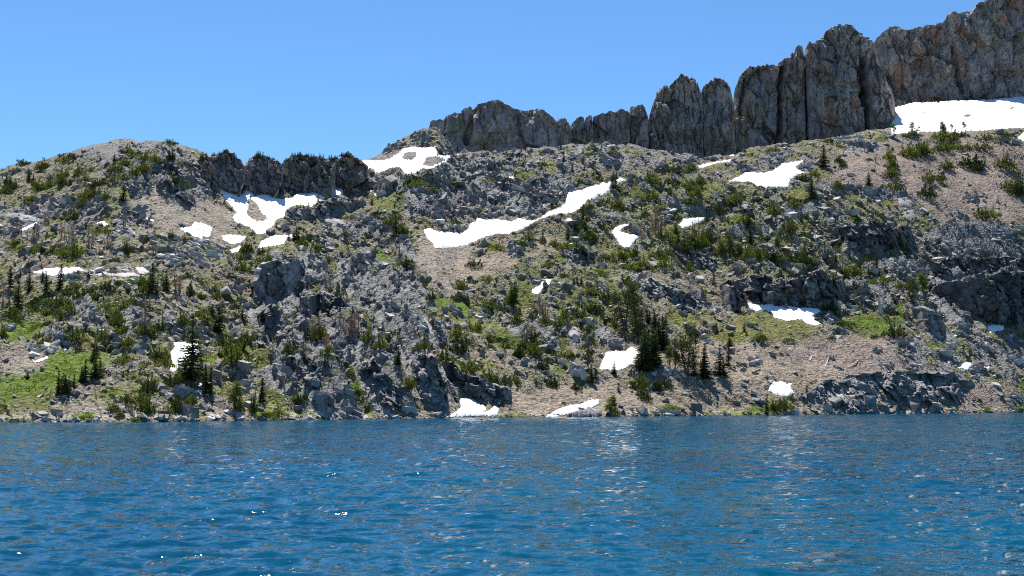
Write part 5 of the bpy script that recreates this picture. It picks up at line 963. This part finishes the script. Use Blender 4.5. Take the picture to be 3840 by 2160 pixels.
# broader pines
PIN = {TB:[(1445,1062,200)],TC:[(2150,1300,230),(2190,1290,200)],TD:[(1990,275,130),(1760,300,140),(1845,262,90),(1500,270,80),(1460,262,100),(1262,312,140),(2545,905,280),(100,1440,140)],
 TF:[(690,900,200)],TG:[(1070,545,425),(1150,485,330),(1195,665,280),(710,880,370),(1650,965,400),(920,1352,180),(10,330,200),(1485,900,180),(1530,905,150)],TH:[(1280,358,160),(1190,435,200),(1150,330,120)],TE:[(2190,1285,240)]}
# shrubs of dwarfed pine (x, base y, width, height)
SHRL = {TA:[(230,370,160,50),(140,400,120,40),(30,430,90,30),(520,300,80,30),(430,420,130,110),(640,340,150,70),(720,335,140,80),(820,330,60,40),(590,400,110,50),(1270,245,120,80),(1330,295,150,60),(1460,320,90,80),(1250,375,120,80),(1160,435,160,80),(910,440,100,60),(790,460,110,90),(990,460,70,40),(1350,470,120,90),(1450,435,110,110),(1240,515,120,80),(1560,350,120,110),(1640,390,80,90),(1720,315,80,100),(1690,260,90,60),(1820,190,70,40),(1700,155,160,40),(1930,220,60,30),(120,620,140,110),(60,660,120,90),(380,620,160,90),(600,580,160,120),(480,600,120,80),(640,500,130,90),(870,530,110,70),(860,585,90,60),(960,590,110,80),(1120,560,150,80),(1080,705,110,90),(950,685,120,90),(860,700,130,100),(840,780,120,100),(740,735,110,60),(330,735,210,50),(1500,640,70,70),(1780,560,130,90),(1830,690,110,60),(740,920,120,110),(860,1010,90,80),(1030,1065,180,90),(390,1240,130,120),(130,1175,120,60),(740,1275,200,150),(620,1275,130,110),(510,1270,100,80),(820,1080,70,60),(1270,1240,90,120),(1530,1110,130,80),(1720,1110,90,80),(1850,1130,110,60),(2480,1265,130,150),(2400,1335,120,120),(2430,1440,160,90),(1250,1010,80,60),(1080,1000,80,50)],
 TB:[(440,865,150,90),(480,805,90,50),(830,815,130,80),(870,835,90,60),(940,905,130,50),(960,755,100,50),(1050,985,90,60),(390,935,110,50),(900,1085,100,60),(1300,945,100,50),(1350,965,130,90),(1470,1065,110,100),(1170,775,70,40),(1540,705,90,50),(1780,645,130,60),(1640,575,170,60),(1540,565,100,90),(2000,595,110,60),(2350,545,130,50),(450,1185,130,110),(90,1355,160,160),(50,1275,100,80),(180,1205,60,40),(2190,1385,150,70),(2250,1385,60,60),(1510,1365,150,90),(600,1235,120,80),(720,1335,80,80),(2420,1205,150,60),(2290,1275,60,50)],
 TC:[(330,240,60,50),(600,190,80,50),(310,385,100,60),(1350,235,60,60),(1460,325,80,40),(1640,445,200,70),(1800,425,160,80),(1400,545,180,100),(1580,565,120,70),(1750,625,230,110),(1880,565,130,70),(1390,745,170,150),(1790,765,150,100),(1480,815,120,50),(1850,685,110,100),(1100,565,80,60),(1200,565,60,70),(1130,835,90,70),(1060,785,130,80),(780,815,100,70),(880,725,70,60),(700,1015,150,80),(2090,875,120,120),(2240,765,150,120),(2480,715,100,60),(180,1145,110,120),(310,1155,60,110),(90,1175,110,60),(420,1185,90,70),(540,1215,160,80),(640,1195,100,60),(810,1155,90,110),(740,1115,80,70),(910,1205,60,70),(1100,1305,130,90),(1230,1295,90,100),(1290,1425,230,130),(950,1315,150,60),(1190,1405,100,60),(1470,1305,150,120),(1560,1285,120,90),(1700,1235,200,150),(1600,1155,150,100),(1820,1185,160,150),(1900,1215,140,180),(1970,1165,120,150),(2100,1275,100,180),(2280,1305,110,160),(2380,1325,140,150),(2450,1335,140,150),(2540,1305,90,150),(1530,1395,150,80),(1790,1445,90,110),(380,1395,120,60),(2230,1375,90,60),(2350,965,150,100),(1340,885,90,90)],
 TD:[(770,285,80,30),(50,445,130,70),(480,435,60,50),(1440,305,150,70),(1560,305,110,50),(1740,345,200,130),(1850,335,140,90),(1930,305,100,60),(2060,305,120,40),(2220,335,180,60),(2400,305,100,60),(1420,505,180,130),(1520,485,160,130),(1600,475,120,120),(1700,445,120,90),(1780,435,140,90),(1900,435,120,100),(2000,425,90,80),(2130,435,200,80),(1220,525,160,110),(1240,625,130,110),(1220,705,180,90),(1250,845,210,130),(1600,755,180,110),(1720,745,140,80),(1600,905,150,150),(1800,625,160,100),(2050,605,220,120),(2120,645,110,90),(2380,625,180,180),(2430,835,200,130),(2500,885,160,120),(760,605,70,80),(720,565,90,80),(690,825,130,90),(360,745,120,80),(460,695,110,60),(250,1005,170,80),(80,1085,150,130),(550,1005,90,50),(210,1265,120,130),(2180,1115,280,100)],
 TE:[(480,145,80,50),(650,205,150,80),(760,235,150,90),(870,245,180,100),(700,155,130,60),(1000,165,150,80),(1320,115,110,80),(1330,175,120,80),(1180,345,120,80),(1060,405,130,130),(1240,315,120,100),(1100,485,150,120),(1150,565,140,80),(990,335,110,80),(560,305,150,80),(440,305,130,70),(620,295,120,60),(330,375,150,90),(420,405,180,70),(560,425,120,70),(700,405,90,60),(640,355,140,80),(130,425,170,100),(150,475,110,70),(30,605,90,110),(370,615,110,60),(430,675,130,70),(470,565,80,40),(720,655,170,140),(980,645,140,130),(1000,725,120,110),(1200,685,110,100),(1180,825,160,60),(1130,855,120,90),(1330,575,130,90),(1420,575,150,80),(1500,545,120,100),(1720,505,130,140),(1780,225,110,140),(1880,245,110,60),(1850,415,110,60),(2030,245,80,90),(2140,345,60,80),(1930,465,110,120),(1960,385,100,80),(2250,485,120,130),(2310,645,140,100),(2150,785,250,180),(2220,865,230,160),(2280,725,170,150),(2090,705,150,120),(1590,1055,130,110),(1650,1065,120,130),(1540,885,160,130),(1490,805,150,100),(1390,1125,150,130),(1370,1315,140,160),(1310,1235,140,130),(1440,1085,120,100),(1180,1225,120,100),(1060,1305,110,100),(1190,1305,90,70),(1120,1365,90,80),(1270,1395,90,60),(1410,1365,80,50),(1550,1335,120,120),(1640,1315,110,130),(1650,1255,90,110),(1790,1235,90,130),(1740,1265,80,100),(2240,1295,80,140),(2370,1315,70,180)],
 TF:[(810,285,110,100),(1900,165,160,100),(1920,255,110,100),(2170,85,120,50),(1570,135,120,50),(1640,255,90,70),(1900,605,150,110),(2070,545,100,80),(2170,645,130,90),(1560,725,130,150),(1900,745,160,120),(2000,925,170,100),(2100,755,100,60),(1780,845,170,120),(2180,1005,150,90),(2260,1065,140,110),(1730,1065,80,90),(1170,705,130,120),(1040,655,120,120),(1420,1085,160,100),(390,1215,120,110),(450,1205,80,80),(600,625,140,170),(310,765,120,130),(210,1345,100,90),(2340,1045,100,80),(2330,725,120,70),(1280,585,120,50),(2390,305,110,150),(2200,325,130,100)],
 TG:[(500,55,120,60),(1060,115,180,80),(820,35,150,40),(720,205,170,60),(880,265,120,110),(950,275,80,80),(610,415,140,90),(500,435,120,80),(790,365,120,90),(730,345,90,70),(190,445,100,90),(300,485,110,80),(40,485,110,130),(440,505,120,90),(970,515,110,80),(280,915,110,110),(1190,1085,170,130),(1360,1115,90,130),(1440,1085,110,110),(1490,1115,60,80),(1250,1195,120,70),(1200,1155,80,80),(730,1035,90,80),(600,1105,90,100),(380,1075,110,110),(330,1085,60,60),(310,1160,80,50),(220,1185,50,30),(960,1335,90,100),(2330,645,110,90),(2040,695,70,70),(2120,705,50,40),(2170,695,50,50),(2270,625,50,50),(2100,795,90,50),(30,1045,90,90),(60,805,110,130),(200,765,130,130),(110,705,90,80),(550,805,80,80),(830,975,60,50)],
 TH:[(60,95,180,80),(150,75,100,80),(240,75,70,70),(290,105,90,110),(370,115,120,80),(540,235,120,90),(620,205,130,90),(700,185,110,70),(760,205,110,60),(930,265,140,80),(1080,305,80,50),(1040,705,180,110),(190,1235,80,60),(130,1305,140,90),(60,1315,150,80),(2010,25,90,40),(500,495,120,60),(100,250,60,110)]}
# low leafy mats (x, base y, width, height)
CUL = {TA:[(250,1215,150,60)],TB:[(650,1125,100,40)],TC:[(1020,255,140,50),(800,275,150,50),(850,1449,200,60),(2500,1115,120,45)],TD:[(610,355,150,50),(710,400,80,22),(880,1135,180,36),(1020,540,90,40)],
 TE:[(1110,115,130,60),(1200,125,140,60),(170,1400,230,40),(790,1365,170,40),(1180,960,70,20),(1130,1015,60,25),(1250,985,60,20),(960,1170,90,25),(1050,1150,90,22),(1290,1025,80,22),(980,1105,70,22),(2060,800,90,80)],TF:[(950,1135,140,80),(880,970,100,50),(100,1345,200,50),(590,1370,70,24),(1080,1250,80,24),(60,1050,70,40)],
 TG:[(1490,1290,210,50),(480,1225,50,22),(370,1185,40,18),(2250,1230,40,18),(2230,500,80,30),(2200,585,40,20),(1770,545,40,20),(1790,635,50,22),(590,1135,40,20)],TH:[(170,745,140,45),(520,725,90,35),(600,605,200,45),(1740,1240,55,45),(880,715,100,35),(1800,1320,80,30),(105,850,40,20),(2080,1320,90,40),(70,800,50,30)]}
# dead trees (x, base y, height, kind)  d grey-brown, w bleached, r with red needles
SNL = {TA:[(450,950,120,'r'),(170,1050,110,'d'),(220,1060,120,'d'),(270,1120,140,'w'),(340,1100,150,'d'),(380,1090,120,'d'),(320,1130,100,'d'),(60,1060,80,'d'),(460,1130,110,'d'),(620,1100,130,'r'),(650,1090,120,'d'),(600,1200,110,'d'),(700,1180,190,'d'),(740,1180,200,'r'),(720,1230,140,'d'),(920,1200,160,'d'),(900,1210,130,'d'),(940,1180,120,'d'),(880,1080,120,'d'),(1260,990,110,'r'),(1240,970,80,'d'),(1090,1210,110,'d'),(1110,1200,90,'d'),(1540,1260,150,'d'),(1570,1270,150,'d'),(1600,1250,120,'w'),(1000,1260,100,'d'),(970,1270,90,'d'),(420,400,70,'r')],
 TB:[(1440,1280,170,'d'),(1400,1180,130,'d'),(2340,430,60,'r'),(2310,425,50,'r'),(360,1390,130,'d'),(400,1380,120,'d'),(1480,560,80,'d'),(1920,560,60,'d'),(1010,1215,60,'d'),(950,735,60,'d')],
 TC:[(1440,1060,230,'r'),(1470,1060,200,'d'),(1410,1010,150,'d'),(1505,1070,190,'d'),(1550,1090,120,'d'),(1300,1130,170,'r'),(1820,1050,140,'d'),(1880,1080,150,'d'),(2060,1060,120,'d'),(1340,860,60,'w'),(1240,260,40,'r'),(1430,520,80,'d')],
 TD:[(1220,480,100,'r'),(970,460,110,'d'),(1350,440,110,'d'),(1600,700,120,'d'),(1630,690,110,'d'),(2170,580,130,'d'),(490,1440,180,'w'),(560,1440,150,'w'),(590,1449,120,'w'),(2140,290,60,'d'),(1080,560,80,'r'),(760,470,70,'d'),(540,1190,80,'w')],
 TE:[(1360,545,230,'r'),(1382,535,120,'d'),(1520,485,180,'d'),(1655,185,190,'r'),(1670,905,80,'w'),(2230,620,120,'w'),(2180,600,100,'w'),(20,325,180,'r'),(1400,300,90,'d'),(1230,880,60,'w')],
 TF:[(740,480,130,'d'),(820,540,170,'d'),(900,580,180,'r'),(925,600,200,'r'),(950,590,170,'r'),(770,560,140,'d'),(700,170,160,'d'),(650,130,110,'d'),(520,560,140,'d'),(560,600,150,'d'),(640,580,180,'d'),(440,770,160,'d'),(470,800,160,'d'),(420,700,130,'d'),(300,720,120,'d'),(660,740,170,'r'),(230,470,120,'d'),(640,80,90,'d'),(160,740,100,'d'),(2060,270,80,'d'),(920,130,90,'d'),(265,1080,110,'d'),(2000,530,170,'d')],
 TG:[(130,640,160,'d'),(270,400,190,'r'),(290,420,170,'d'),(1510,760,180,'d'),(1500,700,100,'d'),(365,205,130,'d'),(310,420,150,'d'),(125,620,130,'d')],
 TH:[(910,510,260,'w'),(940,520,230,'w'),(1140,560,170,'r'),(1155,580,120,'d'),(1090,660,110,'w'),(490,75,100,'w'),(700,65,60,'d'),(610,100,80,'d'),(640,110,90,'d'),(1225,640,70,'d'),(990,330,70,'d')]}
def flat(dct):
    out = []
    for T, l in dct.items():
        for it in l:
            (u, v), = T((it[0], it[1])); out.append((u, v, T.s) + tuple(it[2:]))
    return out
allv = {k: flat(d) for k, d in (('fir',FIR),('pin',PIN),('shr',SHRL),('cus',CUL),('sna',SNL))}
def ground(lst):
    P = GR.hit([a[0] for a in lst], [a[1] for a in lst]); return P
for key, lst in allv.items():
    Pk = ground(lst)
    if key == 'shr':      # the 300 that show largest stand singly; the rest are one mass
        area = [a[3]*a[4]/a[2]**2 for a in lst]; cut = sorted(area, reverse=True)[min(299, len(area)-1)]
    for a, p in zip(lst, Pk):
        pxm = p[1]/FPX; p = p-np.array([0,0,0.12])
        if key == 'fir':
            big = a[3]/a[2] > 150; h = a[3]/a[2]*pxm*(1.2 if big else 1.28)
            look = 'very tall dark' if big else ('tall dark' if h > 7 else 'small dark'); w = h/10*(1.4 if h < 5 else 1.25)*rgv.uniform(.9,1.2)
            plant('fir_tree', FIRS if not big else FIRS[3:4], p, w, h/10, 'tree', 'firs on the slope', look, 'spire-shaped fir', a, ('trunk','crown'))
        elif key == 'pin':
            h = a[3]/a[2]*pxm*1.05; dk = h > 14
            plant('pine_tree', PINESD if h > 9 else PINES, p, h/10*rgv.uniform(.85,1.1), h/10, 'tree', 'broad pines on the slope', 'tall old' if h > 11 else 'low wind-bent', 'pine with uneven crown', a, ('trunk','crown'))
        elif key == 'shr':
            w = a[3]/a[2]*pxm; h = a[4]/a[2]*pxm; dk = rgv.random() < .25
            if a[3]*a[4]/a[2]**2 < cut: continue
            look = ('dark green' if dk else 'olive green')+(' upright' if h > w*0.9 else (' low spreading' if h < w*0.5 else ' bushy'))
            plant('dwarf_pine', SHRD if dk else SHR, p, w/3.7*1.3, h/1.9*1.25, 'shrub', 'dwarf pines on the slope', look, 'dwarf pine', a, ('stem','foliage'))
        elif key == 'cus':
            w = a[3]/a[2]*pxm; h = a[4]/a[2]*pxm; br = rgv.random() < .65
            plant('mat_shrub', CUSH if br else CUSHP, p, w/3.9, max(h/1.3, 0.5), 'shrub', 'low leafy mats', 'bright green' if br else 'olive', 'low mat of leafy shrub', a, ('stem','foliage'))
        else:
            h = a[3]/a[2]*pxm; kd = a[4]; pr = {'d':SNAGS,'w':SNAGW,'r':SNAGR}[kd]
            plant('dead_tree', pr, p, h/10*rgv.uniform(1.5,2.1), h/10*1.15, 'dead tree', 'dead trees on the slope', {'d':'bare brown','w':'bleached white','r':'rust-brown'}[kd], 'standing dead tree' if h > 4 else 'small dead tree', a, ('trunk','crown','dead_foliage'))
# wind-cropped pines along the tops of the dark crags
CRT = [(TA,2150,225,60,40),(TA,2210,208,80,40),(TA,2270,235,70,40),(TA,2360,300,50,60),(TA,2040,330,110,90),(TB,40,285,90,60),(TB,10,265,60,50),(TB,110,290,70,30),(TB,310,330,90,40),(TB,380,275,90,50),(TB,440,280,90,50),(TB,510,290,90,50),(TB,570,300,90,50),(TB,650,310,90,60),(TB,750,290,80,50),(TB,800,270,70,40),(TB,870,270,80,40),(TB,940,290,70,50),(TB,890,340,130,50),(TB,600,360,120,50),(TB,420,330,110,50)]
dg = bpy.context.evaluated_depsgraph_get()
def scene_hit(u, v):
    tx, tz = cam_t(u, v); d = Vector((float(tx), 1.0, float(tz))).normalized()
    ok, loc, nr, ix, ob, mx = scene.ray_cast(dg, Vector((0,0,CAM_H)), d, distance=2000); return loc if ok and ob.name.split('.')[0] in ('crag','hillside','cliff') else None
for T, x, y, w, h in CRT:
    for k in range(10):
        (u, v), = T((x, y+k*6)); hit = scene_hit(u, v+4)
        if hit: break
    if not hit: continue
    pxm = hit.y/FPX
    plant('dwarf_pine', SHRD, np.array([hit.x, hit.y+0.3, hit.z-0.25]), w/T.s*pxm/3.7*0.95, h/T.s*pxm/1.3, 'shrub', 'dwarf pines on the crags', 'dark wind-cropped', 'dwarf pine on a crag', (u, v), ('stem','foliage'))
for name in ('fir','pin'): pass
by = {}
for it in VEG: by.setdefault(it[0].name.split('.')[0], []).append(it)
for l in by.values(): relabel(l)

# smaller shrubs beyond the 300 that show largest: one mass
SHREG = [(100,440,220,60,1.4),(400,440,150,70,1.3),(60,500,120,30,.5),(250,640,250,40,.35),(150,760,260,110,1.3),(420,770,240,120,1.0),(100,640,150,40,.5),(330,480,160,40,.7),(560,900,130,110,.8),(330,920,150,60,.4),(420,1010,120,40,.5),(1650,600,340,70,.9),(1700,500,230,60,.7),(2050,620,220,60,.8),(1350,720,210,110,.6),(1450,830,170,90,.5),(1180,870,120,70,.5),(2350,370,200,45,.6),(2150,640,250,60,.5),(700,680,60,60,.6),(830,840,210,150,.6),(1000,700,150,80,.35),(1100,560,250,60,.25),(1300,430,300,60,.18),(2450,650,150,60,.3),(2200,780,150,50,.3),(950,540,120,60,.3)]
rg = np.random.default_rng(15); u, v = scatter_px(20000, rg); P = GR.hit(u, v); den = np.zeros(len(u))
for cx, cy, rx, ry, w in SHREG: den = np.maximum(den, w*(1-sstep(0.6, 1.1, ell(cx, cy, rx, ry, 0, u*DS, v*DS))))
den *= sstep(-0.15, 0.35, fbm(P[:,0]/14, P[:,1]/16, 101, 3)+0.15); sn = GR.field(SNM, P[:,0], P[:,1])
k = (rg.random(len(u)) < np.minimum(den*0.75, 0.9)) & (sn < 0.1) & (P[:,2] > 0.3); P = P[k]; n = len(P); m = 40
sz = rg.uniform(0.7, 1.6, n)*P[:,1]/500; a = rg.random((n,m))*6.28; r = np.sqrt(rg.random((n,m))); hh = rg.random((n,m))**.8*(1-.55*r*r)*(1+.5*np.sin(a*2+P[:,:1]))
C = (P[:,None,:] + np.stack([np.cos(a)*r, np.sin(a)*r*.7, hh*.85], -1)*sz[:,None,None]).reshape(-1,3); S = np.repeat(sz, m)
for j, (nm, mt, lb) in enumerate((('shrubbery','pine_needles','scattered small olive pine scrub between the rocks'),('scrub','fir_needles','scattered small dark scrub between the rocks'))):
    sel = np.repeat((rg.random(n) < .3) == bool(j), m); q = sel.sum()
    V, F = sprays(C[sel], rg.normal(0,.6,(q,3))+np.array([0,0,.8]), rg.uniform(.28,.5,q)*S[sel]**.5, rg.uniform(.12,.24,q)*S[sel]**.5, rg)
    tag(link(nm, mesh_np(nm, V, F, MAT[mt])), lb, 'scrub', kind='stuff')
# grass in the meadows and turf patches, small dry tufts between the stones: uncountable
rg = np.random.default_rng(5); u, v = scatter_px(60000, rg); P = GR.hit(u, v); g = GR.field(GREEN, P[:,0], P[:,1]); k = (rg.random(len(u)) < g*0.75) & (P[:,2] > 0.05); P = P[k]
n = len(P); m = 4; C = np.repeat(P, m, 0) + rg.normal(0, 0.35, (n*m,3))*np.array([1,1,0]); C[:,2] = GR.at(C[:,0], C[:,1]) + 0.10
V, F = sprays(C, rg.normal(0,.5,(n*m,3))+np.array([0,0,.8]), rg.uniform(.3,.6,n*m), rg.uniform(.12,.28,n*m), rg)
tag(link('grass', mesh_np('grass', V, F, MAT['grass_blades'])), 'green and dry grass growing in the meadows and between the stones', 'grass', kind='stuff')
# fallen trunks on the gravel
for T, x0, y0, x1, y1, r, lab in ((TH,345,910,362,868,.22,'bleached log lying up the pink gravel slope'),(TH,470,960,505,870,.16,'thin bleached pole beside the log on pink gravel'),(TH,660,965,745,905,.20,'forked grey driftwood branch on pink gravel'),(TH,655,788,740,765,.14,'thin grey log across the top of the pink gravel'),(TG,740,1190,760,1215,.2,'dead branch lying on the shoreline snow strip'),(TH,850,270,858,200,.2,'bleached broken trunk leaning on the cliff band'),(TG,225,460,250,400,.2,'leaning bleached trunk beside the rust-brown snags')):
    (ua, va), (ub, vb) = T((x0, y0), (x1, y1)); pa, pb = GR.hit([ua, ub], [va, vb]); pa[2] += r*.6; pb[2] += r*.6
    parts = [tube(pa, pb, r*1.2, r*.7, 7)]; mid = pa*.4+pb*.6; dd = (pb-pa)
    for j in range(3): parts.append(tube(pa+dd*(.35+.2*j), pa+dd*(.45+.2*j)+np.array([rgv.normal(0,.6), rgv.normal(0,.3), .35+.2*rgv.random()])*np.linalg.norm(dd)*.18, r*.45, r*.12, 5))
    vv, ff = joinm(parts); c = pa.copy()
    tag(link('fallen_log', mesh_np('fallen_log', vv-c, ff, MAT['bleached_wood']), loc=c), lab, 'log', 'fallen wood')
